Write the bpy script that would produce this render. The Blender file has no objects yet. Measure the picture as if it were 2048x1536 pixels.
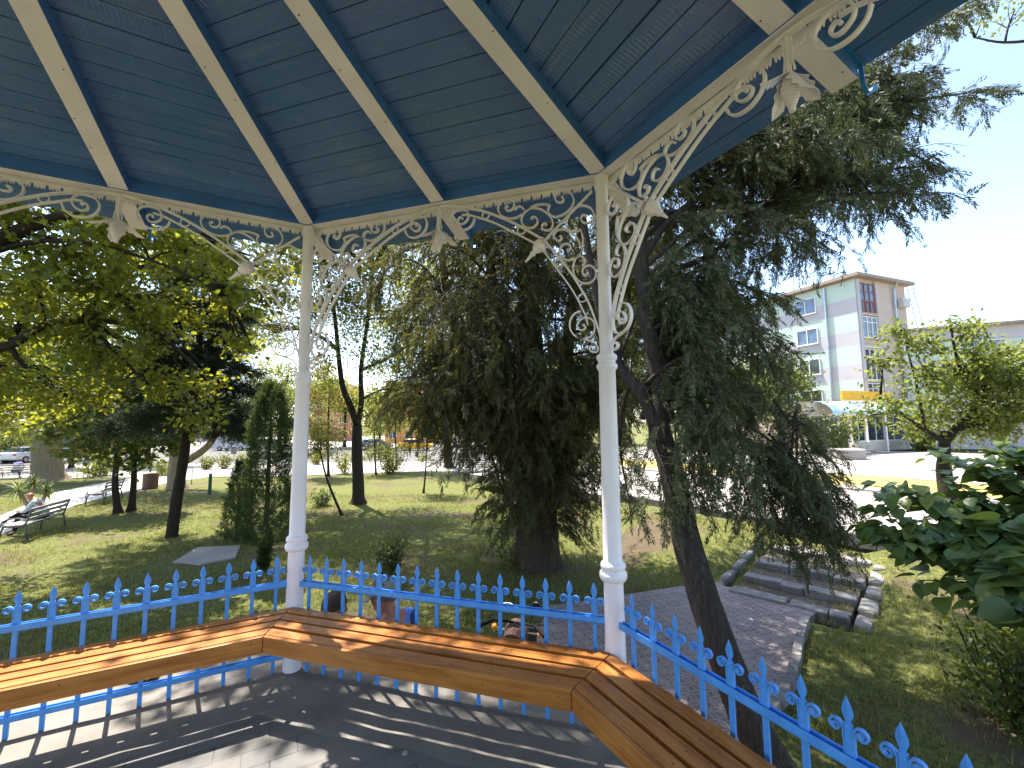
import bpy, math, random
import numpy as np
from mathutils import Vector, Matrix
random.seed(7)
RNG = np.random.default_rng(11)
SC = bpy.context.scene
COL = SC.collection
PI = math.pi
R = math.radians

# ------------------------------------------------------------------ camera frame
CAM = np.array([0.1102, -1.2663, 1.65])
YAW, PITCH, ROLL, FPX = 0.2965, 0.0951, -0.009, 852.33
_f = np.array([math.cos(PITCH)*math.cos(YAW), math.cos(PITCH)*math.sin(YAW), math.sin(PITCH)])
_r0 = np.array([math.sin(YAW), -math.cos(YAW), 0.0])
_u0 = np.cross(_r0, _f)
_r = _r0*math.cos(ROLL) + _u0*math.sin(ROLL)
_u = -_r0*math.sin(ROLL) + _u0*math.cos(ROLL)
FH = np.array([math.cos(YAW), math.sin(YAW), 0.0])       # horizontal forward
RH = np.array([math.sin(YAW), -math.cos(YAW), 0.0])      # horizontal right
def ray(px, py):
    return _f + _r*(px-1024)/FPX - _u*(py-768)/FPX
def at(px, py, d):
    """surveyed point: picture position and distance along the view"""
    return CAM + ray(px, py)*d
def fr(fw, rt, z=0.0):
    """metres ahead / to the right of the standpoint -> world"""
    v = CAM*np.array([1, 1, 0]) + FH*fw + RH*rt
    v[2] = z
    return v
def sstep(a, b, x):
    t = np.clip((x-a)/(b-a), 0, 1)
    return t*t*(3-2*t)
GZ = -1.5
def ground(x, y):
    x = np.asarray(x, float); y = np.asarray(y, float)
    fw = (x-CAM[0])*FH[0] + (y-CAM[1])*FH[1]
    rt = (x-CAM[0])*RH[0] + (y-CAM[1])*RH[1]
    t = .698*(rt-4.13) + .716*(fw-8.47)
    rise = .65*sstep(-.5, 3.4, t)*sstep(1.2, 4.0, rt)
    return GZ + rise
def gp(px, py):
    """ground point under a picture position"""
    d = ray(px, py)
    z = GZ
    for _ in range(30):
        t = (z-CAM[2])/d[2]
        P = CAM + d*t
        z = float(ground(P[0], P[1]))*.5 + z*.5
    return np.array([P[0], P[1], float(ground(P[0], P[1]))])
def gd(px, d):
    """ground point in picture column px at distance d"""
    P = at(px, 849, d)
    return np.array([P[0], P[1], float(ground(P[0], P[1]))])

# ------------------------------------------------------------------ mesh helper
class MB:
    def __init__(s): s.v = []; s.f = []; s.m = []
    def add(s, vs, fs, m=0):
        o = len(s.v)
        s.v.extend([tuple(map(float, v)) for v in vs])
        s.f.extend([tuple(i+o for i in f) for f in fs])
        s.m.extend([m]*len(fs))
    def box(s, c, sx, sy, sz, X=(1,0,0), Y=(0,1,0), Zz=(0,0,1), m=0, ms=None):
        c = np.array(c, float); X = np.array(X, float)*sx/2; Y = np.array(Y, float)*sy/2; Zv = np.array(Zz, float)*sz/2
        vs = [c+a*X+b*Y+d*Zv for d in (-1, 1) for b in (-1, 1) for a in (-1, 1)]
        fs = [(0,2,3,1),(4,5,7,6),(0,1,5,4),(2,6,7,3),(0,4,6,2),(1,3,7,5)]
        o = len(s.v); s.v.extend([tuple(v) for v in vs])
        for i, f in enumerate(fs):
            s.f.append(tuple(k+o for k in f)); s.m.append(ms[i] if ms else m)
    def hexa(s, b, t, m=0, ms=None):
        """bottom quad and top quad (same winding, ccw from above)"""
        o = len(s.v); s.v.extend([tuple(map(float, v)) for v in list(b)+list(t)])
        fs = [(0,3,2,1),(4,5,6,7)] + [(i,(i+1)%4,(i+1)%4+4,i+4) for i in range(4)]
        for i, f in enumerate(fs):
            s.f.append(tuple(k+o for k in f)); s.m.append(ms[i] if ms else m)
    def tube(s, pts, rad, n=8, m=0, cap=True, jit=0.0):
        pts = [np.array(p, float) for p in pts]
        if not hasattr(rad, '__len__'): rad = [rad]*len(pts)
        rings = []; prev = None
        for i, p in enumerate(pts):
            d = pts[min(i+1, len(pts)-1)] - pts[max(i-1, 0)]
            d /= (np.linalg.norm(d)+1e-9)
            if prev is None:
                a = np.array([0, 0, 1.0]) if abs(d[2]) < .9 else np.array([1.0, 0, 0])
                e1 = np.cross(d, a)
            else:
                e1 = prev - d*(prev@d)
            e1 /= np.linalg.norm(e1)+1e-9; prev = e1
            e2 = np.cross(d, e1)
            ring = []
            for k in range(n):
                t = 2*PI*k/n
                rr = rad[i]*(1+jit*math.sin(3*t+i*.7)*.5+jit*random.uniform(-.5, .5))
                ring.append(p + (e1*math.cos(t)+e2*math.sin(t))*rr)
            rings.append(ring)
        vs = [v for r_ in rings for v in r_]
        fs = []
        for i in range(len(pts)-1):
            for k in range(n):
                a = i*n+k; b = i*n+(k+1) % n
                fs.append((a, b, b+n, a+n))
        if cap:
            fs.append(tuple(range(n-1, -1, -1))); fs.append(tuple((len(pts)-1)*n+k for k in range(n)))
        s.add(vs, fs, m)
    def lathe(s, o, ax, prof, n=20, m=0):
        """prof: list of (distance along axis, radius)"""
        o = np.array(o, float); ax = np.array(ax, float); ax /= np.linalg.norm(ax)
        a = np.array([0, 0, 1.0]) if abs(ax[2]) < .9 else np.array([1.0, 0, 0])
        e1 = np.cross(ax, a); e1 /= np.linalg.norm(e1); e2 = np.cross(ax, e1)
        vs = []; fs = []
        for h, r_ in prof:
            for k in range(n):
                t = 2*PI*k/n
                vs.append(o+ax*h+(e1*math.cos(t)+e2*math.sin(t))*max(r_, 1e-4))
        for i in range(len(prof)-1):
            for k in range(n):
                a_ = i*n+k; b_ = i*n+(k+1) % n
                fs.append((a_, b_, b_+n, a_+n))
        fs.append(tuple(range(n-1, -1, -1))); fs.append(tuple((len(prof)-1)*n+k for k in range(n)))
        s.add(vs, fs, m)
    def ribbon(s, pts, nrm, t, w, m=0):
        """flat bar swept along pts lying in a plane of normal nrm; t thickness in plane, w width along nrm"""
        pts = [np.array(p, float) for p in pts]; nrm = np.array(nrm, float)
        vs = []; fs = []
        for i, p in enumerate(pts):
            d = pts[min(i+1, len(pts)-1)] - pts[max(i-1, 0)]
            d /= np.linalg.norm(d)+1e-9
            e = np.cross(nrm, d)
            vs += [p+e*t/2+nrm*w/2, p-e*t/2+nrm*w/2, p-e*t/2-nrm*w/2, p+e*t/2-nrm*w/2]
        for i in range(len(pts)-1):
            for k in range(4):
                a = i*4+k; b = i*4+(k+1) % 4
                fs.append((a, a+4, b+4, b))
        fs.append((0, 1, 2, 3)); L = (len(pts)-1)*4; fs.append((L+3, L+2, L+1, L))
        s.add(vs, fs, m)
    def poly(s, pts, z, m=0, th=None):
        vs = [(p[0], p[1], z if z is not None else p[2]) for p in pts]
        n = len(vs)
        if th is None: s.add(vs, [tuple(range(n))], m)
        else:
            vb = [(v[0], v[1], v[2]-th) for v in vs]
            s.add(vs+vb, [tuple(range(n))]+[tuple(range(2*n-1, n-1, -1))]+[(i, i+n, (i+1) % n+n, (i+1) % n) for i in range(n)], m)
    def build(s, name, mats, parent=None, smooth=False, bevel=0, seg=2, loc=None):
        me = bpy.data.meshes.new(name)
        vs = s.v
        if loc is not None: vs = [(v[0]-loc[0], v[1]-loc[1], v[2]-loc[2]) for v in vs]
        me.from_pydata(vs, [], s.f)
        if not isinstance(mats, (list, tuple)): mats = [mats]
        for mt in mats: me.materials.append(mt)
        me.polygons.foreach_set('material_index', s.m)
        if smooth: me.polygons.foreach_set('use_smooth', [True]*len(s.f))
        me.validate(); me.update()
        o = bpy.data.objects.new(name, me); COL.objects.link(o)
        if loc is not None: o.location = loc
        if parent is not None: o.parent = parent
        if bevel:
            b = o.modifiers.new('bevel', 'BEVEL'); b.width = bevel; b.segments = seg; b.limit_method = 'ANGLE'; b.angle_limit = R(35)
        return o
def tag(o, label=None, cat=None, group=None, kind=None):
    if label: o['label'] = label
    if cat: o['category'] = cat
    if group: o['group'] = group
    if kind: o['kind'] = kind
    return o
def empty(name, loc, label, cat, group=None):
    o = bpy.data.objects.new(name, None); COL.objects.link(o)
    o.location = tuple(map(float, loc)); o.empty_display_size = .2
    bpy.context.view_layer.update()
    return tag(o, label, cat, group)
def setpar(ch, par):
    """parent while keeping the mesh where its world vertices are"""
    ch.parent = par
    L = par.location
    if par.parent is None: ch.location = tuple(np.array(ch.location)-np.array(L))
    return ch
def crom(pts, n=5):
    P = [np.array(p, float) for p in pts]
    P = [2*P[0]-P[1]] + P + [2*P[-1]-P[-2]]
    out = []
    for i in range(1, len(P)-2):
        for k in range(n):
            t = k/n
            out.append(.5*((2*P[i]) + (-P[i-1]+P[i+1])*t + (2*P[i-1]-5*P[i]+4*P[i+1]-P[i+2])*t*t + (-P[i-1]+3*P[i]-3*P[i+1]+P[i+2])*t**3))
    out.append(P[-2]); return out
def copy_tree(o, parent=None):
    c = o.copy(); COL.objects.link(c)
    if parent is not None: c.parent = parent
    for ch in [x for x in bpy.data.objects if x.parent == o]:
        copy_tree(ch, c)
    return c

# ------------------------------------------------------------------ materials
def newmat(name):
    m = bpy.data.materials.new(name); m.use_nodes = True
    nt = m.node_tree; nt.nodes.clear()
    out = nt.nodes.new('ShaderNodeOutputMaterial')
    b = nt.nodes.new('ShaderNodeBsdfPrincipled')
    nt.links.new(b.outputs[0], out.inputs[0])
    return m, nt, b, out
def N(nt, t, **kw):
    n = nt.nodes.new(t)
    for k, v in kw.items():
        if k in n.inputs: n.inputs[k].default_value = v
        else: setattr(n, k, v)
    return n
def rgba(c): return (c[0], c[1], c[2], 1)
def ramp(nt, fac, stops):
    r_ = nt.nodes.new('ShaderNodeValToRGB')
    el = r_.color_ramp.elements
    while len(el) < len(stops): el.new(.5)
    for e, (p_, c) in zip(el, stops): e.position = p_; e.color = rgba(c)
    nt.links.new(fac, r_.inputs[0]); return r_
def coords(nt, scale=(1,1,1), rot=(0,0,0), kind='Object'):
    tc = nt.nodes.new('ShaderNodeTexCoord'); mp = nt.nodes.new('ShaderNodeMapping')
    mp.inputs['Scale'].default_value = scale; mp.inputs['Rotation'].default_value = rot
    nt.links.new(tc.outputs[kind], mp.inputs[0]); return mp.outputs[0]
def bump(nt, b, h, strength=.3, dist=.01, prev=None):
    bp = nt.nodes.new('ShaderNodeBump'); bp.inputs['Strength'].default_value = strength; bp.inputs['Distance'].default_value = dist
    nt.links.new(h, bp.inputs['Height'])
    if prev is not None: nt.links.new(prev, bp.inputs['Normal'])
    nt.links.new(bp.outputs[0], b.inputs['Normal']); return bp.outputs[0]
def noise(nt, vec, scale, detail=4, rough=.6, dist=0.0):
    n = nt.nodes.new('ShaderNodeTexNoise'); n.inputs['Scale'].default_value = scale
    n.inputs['Detail'].default_value = detail; n.inputs['Roughness'].default_value = rough; n.inputs['Distortion'].default_value = dist
    if vec is not None: nt.links.new(vec, n.inputs['Vector'])
    return n.outputs['Fac']
def mixc(nt, fac, a, b, mode='MIX'):
    m = nt.nodes.new('ShaderNodeMix'); m.data_type = 'RGBA'; m.blend_type = mode
    for sock, v in ((m.inputs['Factor'], fac), (m.inputs[6], a), (m.inputs[7], b)):
        if hasattr(v, 'is_linked') or hasattr(v, 'links'): nt.links.new(v, sock)
        elif isinstance(v, (int, float)): sock.default_value = v
        else: sock.default_value = rgba(v)
    return m.outputs[2]
def paint(name, c1, c2, rough=.45, sc=6, bstr=.12, bs=60, spec=.4, metal=0, c3=None):
    m, nt, b, _ = newmat(name)
    v = coords(nt)
    f = noise(nt, v, sc, 5)
    st = [(.35, c1), (.7, c2)]
    if c3: st = [(.3, c1), (.62, c2), (.72, c3)]
    r_ = ramp(nt, f, st); nt.links.new(r_.outputs[0], b.inputs['Base Color'])
    f2 = noise(nt, v, bs, 4)
    rr = ramp(nt, f2, [(.3, (rough*.75,)*3), (.7, (min(1, rough*1.25),)*3)]); nt.links.new(rr.outputs[0], b.inputs['Roughness'])
    b.inputs['Specular IOR Level'].default_value = spec; b.inputs['Metallic'].default_value = metal
    if bstr: bump(nt, b, f2, bstr, .004)
    return m
def flat(name, c, rough=.6, metal=0, spec=.4):
    c2 = tuple(min(1, x*1.18) for x in c); c1 = tuple(x*.85 for x in c)
    return paint(name, c1, c2, rough, 5, .06, 40, spec, metal)

M = {}
M['white'] = paint('white_paint', (.78,.715,.745), (.88,.815,.845), .38, 4, .25, 30)
M['whiteiron'] = paint('white_iron_paint', (.79,.725,.75), (.89,.825,.85), .35, 9, .2, 70)
M['bluebeam'] = paint('blue_beam_paint', (.05,.14,.40), (.066,.18,.50), .4, 5, .2, 40)
M['iron'] = paint('blue_iron_paint', (.06,.255,.66), (.09,.335,.80), .42, 14, .25, 90)
M['hook'] = paint('blue_hook_paint', (.01,.15,.42), (.03,.22,.55), .4, 10, .15, 60)

def mat_ceiling():
    m, nt, b, _ = newmat('ceiling_paint')
    tc = nt.nodes.new('ShaderNodeTexCoord')
    uv = nt.nodes.new('ShaderNodeUVMap'); uv.uv_map = 'plank'
    g = nt.nodes.new('ShaderNodeNewGeometry')
    mp = nt.nodes.new('ShaderNodeMapping'); mp.inputs['Scale'].default_value = (1.2, 22, 1)
    nt.links.new(uv.outputs[0], mp.inputs[0])
    grain = noise(nt, mp.outputs[0], 2.2, 7, .65, .3)
    mp2 = nt.nodes.new('ShaderNodeMapping'); mp2.inputs['Scale'].default_value = (1.6, 4.5, 1)
    nt.links.new(uv.outputs[0], mp2.inputs[0])
    blot = noise(nt, mp2.outputs[0], 1.3, 3, .55)
    # chatter ripples left by the planer on some boards
    wv = nt.nodes.new('ShaderNodeTexWave'); wv.inputs['Scale'].default_value = 16; wv.inputs['Distortion'].default_value = .6
    wv.inputs['Detail'].default_value = 2
    nt.links.new(uv.outputs[0], wv.inputs['Vector'])
    rnd = ramp(nt, g.outputs['Random Per Island'], [(0, (.050,.130,.325)), (.5, (.062,.155,.375)), (1, (.078,.18,.425))])
    c = mixc(nt, grain, rnd.outputs[0], (.068,.155,.365), 'MIX')
    worn = nt.nodes.new('ShaderNodeMath'); worn.operation = 'MULTIPLY'  # sheen of the boards, put into their colour as lighter patches
    nt.links.new(grain, worn.inputs[0]); nt.links.new(blot, worn.inputs[1])
    wr = ramp(nt, worn.outputs[0], [(.29, (0,0,0)), (.44, (.6,.6,.6))])
    c2 = mixc(nt, wr.outputs[0], c, (.20,.27,.38))
    nt.links.new(c2, b.inputs['Base Color'])
    rr = ramp(nt, blot, [(.36, (.40,)*3), (.60, (.16,)*3)]); nt.links.new(rr.outputs[0], b.inputs['Roughness'])
    b.inputs['Specular IOR Level'].default_value = .7
    n1 = bump(nt, b, grain, .4, .003)
    gate = nt.nodes.new('ShaderNodeMath'); gate.operation = 'MULTIPLY'
    st = ramp(nt, blot, [(.5, (0,0,0)), (.6, (1,1,1))])
    nt.links.new(wv.outputs['Fac'], gate.inputs[0]); nt.links.new(st.outputs[0], gate.inputs[1])
    bump(nt, b, gate.outputs[0], .25, .004, n1)
    return m
M['ceil'] = mat_ceiling()

def mat_wood():
    m, nt, b, _ = newmat('varnished_pine')
    uv = nt.nodes.new('ShaderNodeUVMap'); uv.uv_map = 'plank'
    g = nt.nodes.new('ShaderNodeNewGeometry')
    off = nt.nodes.new('ShaderNodeVectorMath'); off.operation = 'ADD'
    cmb = nt.nodes.new('ShaderNodeCombineXYZ')
    mul = nt.nodes.new('ShaderNodeMath'); mul.operation = 'MULTIPLY'; mul.inputs[1].default_value = 37
    nt.links.new(g.outputs['Random Per Island'], mul.inputs[0]); nt.links.new(mul.outputs[0], cmb.inputs[0]); nt.links.new(mul.outputs[0], cmb.inputs[2])
    nt.links.new(uv.outputs[0], off.inputs[0]); nt.links.new(cmb.outputs[0], off.inputs[1])
    mp = nt.nodes.new('ShaderNodeMapping'); mp.inputs['Scale'].default_value = (1.5, 34, 1); nt.links.new(off.outputs[0], mp.inputs[0])
    gr = noise(nt, mp.outputs[0], 1.6, 7, .62, .5)
    mp2 = nt.nodes.new('ShaderNodeMapping'); mp2.inputs['Scale'].default_value = (2.2, 7, 1); nt.links.new(off.outputs[0], mp2.inputs[0])
    bl = noise(nt, mp2.outputs[0], 1.4, 4, .6)
    c = ramp(nt, gr, [(.28, (.31,.105,.017)), (.5, (.47,.19,.036)), (.72, (.58,.26,.062))])
    tone = ramp(nt, bl, [(.3, (.72,.62,.55)), (.65, (1.08,1.05,1.0))])
    c1 = mixc(nt, 1.0, c.outputs[0], tone.outputs[0], 'MULTIPLY')
    # knots
    vo = nt.nodes.new('ShaderNodeTexVoronoi'); vo.inputs['Scale'].default_value = 1.0; vo.inputs['Randomness'].default_value = 1
    mp3 = nt.nodes.new('ShaderNodeMapping'); mp3.inputs['Scale'].default_value = (2.6, 9.0, 1); nt.links.new(off.outputs[0], mp3.inputs[0])
    nt.links.new(mp3.outputs[0], vo.inputs['Vector'])
    kr = ramp(nt, vo.outputs['Distance'], [(.03, (1,1,1)), (.12, (0,0,0))])
    c2 = mixc(nt, kr.outputs[0], c1, (.10,.022,.006))
    tr = ramp(nt, g.outputs['Random Per Island'], [(0, (.86,.82,.8)), (1, (1.08,1.05,1.0))])
    c3 = mixc(nt, 1.0, c2, tr.outputs[0], 'MULTIPLY')
    nt.links.new(c3, b.inputs['Base Color'])
    rr = ramp(nt, bl, [(.3, (.30,)*3), (.7, (.46,)*3)]); nt.links.new(rr.outputs[0], b.inputs['Roughness'])
    b.inputs['Specular IOR Level'].default_value = .45
    bump(nt, b, gr, .25, .003)
    return m
M['wood'] = mat_wood()

def mat_bark(name, c1, c2, c3, sc=1.0, bs=.9):
    m, nt, b, _ = newmat(name)
    v = coords(nt, (9*sc, 9*sc, 1.6*sc))
    f = noise(nt, v, 2.5, 8, .68, .8)
    v2 = coords(nt, (1, 1, .5)); f2 = noise(nt, v2, 3, 4)
    r_ = ramp(nt, f, [(.3, c1), (.52, c2), (.72, c3)])
    c = mixc(nt, f2, r_.outputs[0], tuple(x*.75 for x in c2))
    nt.links.new(c, b.inputs['Base Color']); b.inputs['Roughness'].default_value = .9; b.inputs['Specular IOR Level'].default_value = .15
    bump(nt, b, f, bs, .05)
    return m
M['bark_red'] = mat_bark('reddish_bark', (.034,.023,.017), (.10,.068,.050), (.21,.15,.115), 1.3)
M['bark_grey'] = mat_bark('furrowed_grey_bark', (.016,.012,.010), (.075,.060,.050), (.20,.172,.15), 1.5, 1.0)
M['bark_dark'] = mat_bark('dark_bark', (.018,.014,.011), (.045,.036,.028), (.09,.075,.06), 1.5)
M['bark_pale'] = mat_bark('pale_bark', (.16,.12,.075), (.28,.22,.14), (.40,.33,.22), .6, .4)
M['twig'] = mat_bark('twig_bark', (.035,.027,.02), (.075,.058,.042), (.13,.105,.08), 2)

def mat_leaf(name, cols, tr, fac=.45, rough=.5, spec=.35):
    m, nt, b, out = newmat(name)
    g = nt.nodes.new('ShaderNodeNewGeometry')
    n = len(cols)
    r_ = ramp(nt, g.outputs['Random Per Island'], [(i/max(1, n-1), c) for i, c in enumerate(cols)])
    nt.links.new(r_.outputs[0], b.inputs['Base Color'])
    b.inputs['Roughness'].default_value = rough; b.inputs['Specular IOR Level'].default_value = spec
    t = nt.nodes.new('ShaderNodeBsdfTranslucent')
    trc = ramp(nt, g.outputs['Random Per Island'], [(0, tuple(x*.75 for x in tr)), (1, tuple(min(1, x*1.2) for x in tr))])
    nt.links.new(trc.outputs[0], t.inputs['Color'])
    mx = nt.nodes.new('ShaderNodeMixShader'); mx.inputs[0].default_value = fac
    nt.links.new(b.outputs[0], mx.inputs[1]); nt.links.new(t.outputs[0], mx.inputs[2]); nt.links.new(mx.outputs[0], out.inputs[0])
    return m
M['maple'] = mat_leaf('maple_leaves', [(.035,.058,.011), (.06,.088,.015), (.085,.11,.018), (.12,.125,.022)], (.46,.46,.035), .44)
M['ash'] = mat_leaf('small_green_leaves', [(.04,.066,.014), (.065,.095,.018), (.09,.118,.022)], (.36,.36,.04), .45)
M['darkleaf'] = mat_leaf('dark_green_leaves', [(.028,.05,.012), (.045,.075,.016), (.07,.09,.02)], (.20,.24,.03), .4)
M['autumn'] = mat_leaf('bronze_green_leaves', [(.07,.075,.02), (.12,.10,.03), (.16,.12,.035)], (.36,.30,.07), .45)
M['yellow'] = mat_leaf('yellow_green_leaves', [(.045,.075,.016), (.075,.105,.022), (.115,.13,.03)], (.30,.33,.05), .42)
M['juniper'] = mat_leaf('juniper_sprays', [(.048,.062,.026), (.066,.082,.034), (.088,.104,.046), (.12,.124,.062), (.095,.068,.034)], (.12,.15,.045), .22, .6, .25)
M['thuja'] = mat_leaf('thuja_sprays', [(.042,.050,.020), (.060,.068,.026), (.078,.084,.034), (.095,.078,.04)], (.22,.21,.04), .3, .6, .2)
M['column'] = mat_leaf('columnar_thuja_sprays', [(.024,.045,.014), (.038,.066,.02), (.05,.078,.022)], (.14,.18,.03), .25, .55, .25)
M['fir'] = mat_leaf('fir_needles', [(.018,.030,.016), (.028,.042,.022), (.036,.05,.024)], (.06,.09,.03), .15, .6, .25)
M['big'] = mat_leaf('broad_heart_leaves', [(.055,.10,.042), (.08,.14,.05), (.11,.17,.05), (.17,.20,.04)], (.30,.40,.05), .34, .42, .4)
M['shrub'] = mat_leaf('shrub_leaves', [(.05,.075,.03), (.08,.10,.04), (.12,.13,.06)], (.2,.24,.06), .35)
M['yucca'] = mat_leaf('yucca_blades', [(.05,.09,.02), (.09,.14,.03), (.14,.17,.05)], (.3,.34,.05), .35)
M['grassblade'] = mat_leaf('grass_blades', [(.05,.068,.017), (.09,.112,.025), (.14,.155,.038), (.21,.19,.065), (.28,.23,.10)], (.34,.34,.06), .38)

def mat_grass():
    m, nt, b, _ = newmat('lawn_soil_and_grass')
    v = coords(nt)
    f = noise(nt, v, .55, 6, .6); f2 = noise(nt, v, 14, 6, .7); f3 = noise(nt, v, 90, 3, .7)
    base = ramp(nt, f2, [(.32, (.052,.064,.02)), (.5, (.115,.125,.036)), (.68, (.23,.205,.075))])
    soil = ramp(nt, f3, [(.3, (.075,.054,.036)), (.7, (.16,.115,.08))])
    fac = ramp(nt, f, [(.52, (0,0,0)), (.64, (.9,.9,.9))])
    c = mixc(nt, fac.outputs[0], base.outputs[0], soil.outputs[0])
    nt.links.new(c, b.inputs['Base Color']); b.inputs['Roughness'].default_value = .95; b.inputs['Specular IOR Level'].default_value = .1
    bump(nt, b, f3, .8, .03)
    return m
M['grass'] = mat_grass()

def mat_conc(name, c1, c2, c3, sc=3, bs=.3):
    m, nt, b, _ = newmat(name)
    v = coords(nt)
    f = noise(nt, v, sc, 8, .62); f2 = noise(nt, v, 60, 5, .7)
    r_ = ramp(nt, f, [(.3, c1), (.5, c2), (.72, c3)])
    c = mixc(nt, .25, r_.outputs[0], mixc(nt, f2, tuple(x*.6 for x in c2), tuple(min(1, x*1.3) for x in c2)))
    nt.links.new(c, b.inputs['Base Color']); b.inputs['Roughness'].default_value = .88; b.inputs['Specular IOR Level'].default_value = .2
    n1 = bump(nt, b, f2, bs, .006); bump(nt, b, f, .25, .03, n1)
    return m
M['conc'] = mat_conc('floor_mortar', (.135,.12,.102), (.185,.166,.142), (.24,.218,.188))
M['path'] = mat_conc('pale_path', (.40,.36,.31), (.50,.46,.41), (.58,.54,.49), .8)
M['stone'] = mat_conc('rough_step_stone', (.11,.10,.093), (.20,.185,.17), (.31,.29,.265), 4, .8)
M['asphalt'] = mat_conc('asphalt', (.085,.08,.08), (.12,.115,.11), (.16,.155,.15), 1.2)
M['plaza'] = mat_conc('plaza_paving', (.24,.21,.185), (.32,.29,.255), (.40,.365,.325), .7)

def mat_pavers():
    m, nt, b, _ = newmat('floor_pavers')
    v = coords(nt, rot=(0, 0, R(44)))
    br = nt.nodes.new('ShaderNodeTexBrick'); nt.links.new(v, br.inputs['Vector'])
    br.inputs['Scale'].default_value = 1.0; br.inputs['Mortar Size'].default_value = .0035; br.inputs['Mortar Smooth'].default_value = .25
    br.inputs['Brick Width'].default_value = .25; br.inputs['Row Height'].default_value = .125; br.offset = .5
    br.inputs['Color1'].default_value = (.085,.082,.08,1); br.inputs['Color2'].default_value = (.14,.135,.13,1); br.inputs['Mortar'].default_value = (.03,.028,.025,1)
    v2 = coords(nt)
    f = noise(nt, v2, 2.4, 7, .6); f2 = noise(nt, v2, 70, 4, .7)
    dust = ramp(nt, f, [(.34, (.1,)*3), (.58, (.92,)*3)])
    c = mixc(nt, dust.outputs[0], br.outputs['Color'], mixc(nt, f2, (.15,.138,.122), (.21,.193,.172)))
    nt.links.new(c, b.inputs['Base Color']); b.inputs['Roughness'].default_value = .85; b.inputs['Specular IOR Level'].default_value = .25
    inv = nt.nodes.new('ShaderNodeMath'); inv.operation = 'SUBTRACT'; inv.inputs[0].default_value = 1; nt.links.new(br.outputs['Fac'], inv.inputs[1])
    n1 = bump(nt, b, inv.outputs[0], .55, .006); bump(nt, b, f2, .25, .004, n1)
    return m
M['pavers'] = mat_pavers()

def mat_tiles():
    """square pressed tiles with overlapping circle ribs"""
    m, nt, b, _ = newmat('patterned_patio_tiles')
    T = .22
    v = coords(nt, (1/T, 1/T, 1), (0, 0, R(12)))
    fr_ = nt.nodes.new('ShaderNodeVectorMath'); fr_.operation = 'FRACTION'; nt.links.new(v, fr_.inputs[0])
    terms = []
    for cx, cy in ((.5, 0), (1, .5), (.5, 1), (0, .5)):
        d = nt.nodes.new('ShaderNodeVectorMath'); d.operation = 'DISTANCE'; d.inputs[1].default_value = (cx, cy, 0)
        sx = nt.nodes.new('ShaderNodeVectorMath'); sx.operation = 'MULTIPLY'; sx.inputs[1].default_value = (1, 1, 0)
        nt.links.new(fr_.outputs[0], sx.inputs[0]); nt.links.new(sx.outputs[0], d.inputs[0])
        s_ = nt.nodes.new('ShaderNodeMath'); s_.operation = 'SUBTRACT'; nt.links.new(d.outputs['Value'], s_.inputs[0]); s_.inputs[1].default_value = .5
        a_ = nt.nodes.new('ShaderNodeMath'); a_.operation = 'ABSOLUTE'; nt.links.new(s_.outputs[0], a_.inputs[0]); terms.append(a_.outputs[0])
    cur = terms[0]
    for t_ in terms[1:]:
        mn = nt.nodes.new('ShaderNodeMath'); mn.operation = 'MINIMUM'; nt.links.new(cur, mn.inputs[0]); nt.links.new(t_, mn.inputs[1]); cur = mn.outputs[0]
    rib = ramp(nt, cur, [(.018, (1,1,1)), (.05, (0,0,0))])
    # joints
    br = nt.nodes.new('ShaderNodeTexBrick'); nt.links.new(v, br.inputs['Vector']); br.offset = 0
    br.inputs['Scale'].default_value = 1; br.inputs['Brick Width'].default_value = 1; br.inputs['Row Height'].default_value = 1; br.inputs['Mortar Size'].default_value = .022
    br.inputs['Color1'].default_value = (.175,.128,.115,1); br.inputs['Color2'].default_value = (.24,.185,.17,1); br.inputs['Mortar'].default_value = (.085,.07,.064,1)
    v2 = coords(nt); f = noise(nt, v2, 1.7, 7, .62); f2 = noise(nt, v2, 55, 4)
    dirt = ramp(nt, f, [(.35, (.75,.75,.75)), (.65, (1.15,1.12,1.08))])
    c = mixc(nt, 1.0, br.outputs['Color'], dirt.outputs[0], 'MULTIPLY')
    c = mixc(nt, mixc(nt, .6, (0,0,0), rib.outputs[0]), c, (.35,.29,.265))
    nt.links.new(c, b.inputs['Base Color']); b.inputs['Roughness'].default_value = .8
    n1 = bump(nt, b, rib.outputs[0], .5, .006); bump(nt, b, f2, .3, .004, n1)
    return m
M['tiles'] = mat_tiles()

def mat_glass(name, c=(.03,.04,.05)):
    m, nt, b, _ = newmat(name)
    v = coords(nt); f = noise(nt, v, .6, 3)
    r_ = ramp(nt, f, [(.35, tuple(x*.6 for x in c)), (.65, tuple(x*1.8 for x in c))]); nt.links.new(r_.outputs[0], b.inputs['Base Color'])
    b.inputs['Roughness'].default_value = .08; b.inputs['Specular IOR Level'].default_value = .8
    return m
M['glass'] = mat_glass('window_glass')
M['glassblue'] = mat_glass('blue_window_glass', (.09,.13,.20))
# ------------------------------------------------------------------ gazebo
RP = 2.8183; AP = RP*math.cos(PI/8); HB = 3.1392; SL = .165; EAVE = 3.06; SIDE = 2*RP*math.sin(PI/8)
def rad_(deg): return np.array([math.cos(R(deg)), math.sin(R(deg)), 0.0])
UP = np.array([0, 0, 1.0])
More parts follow.
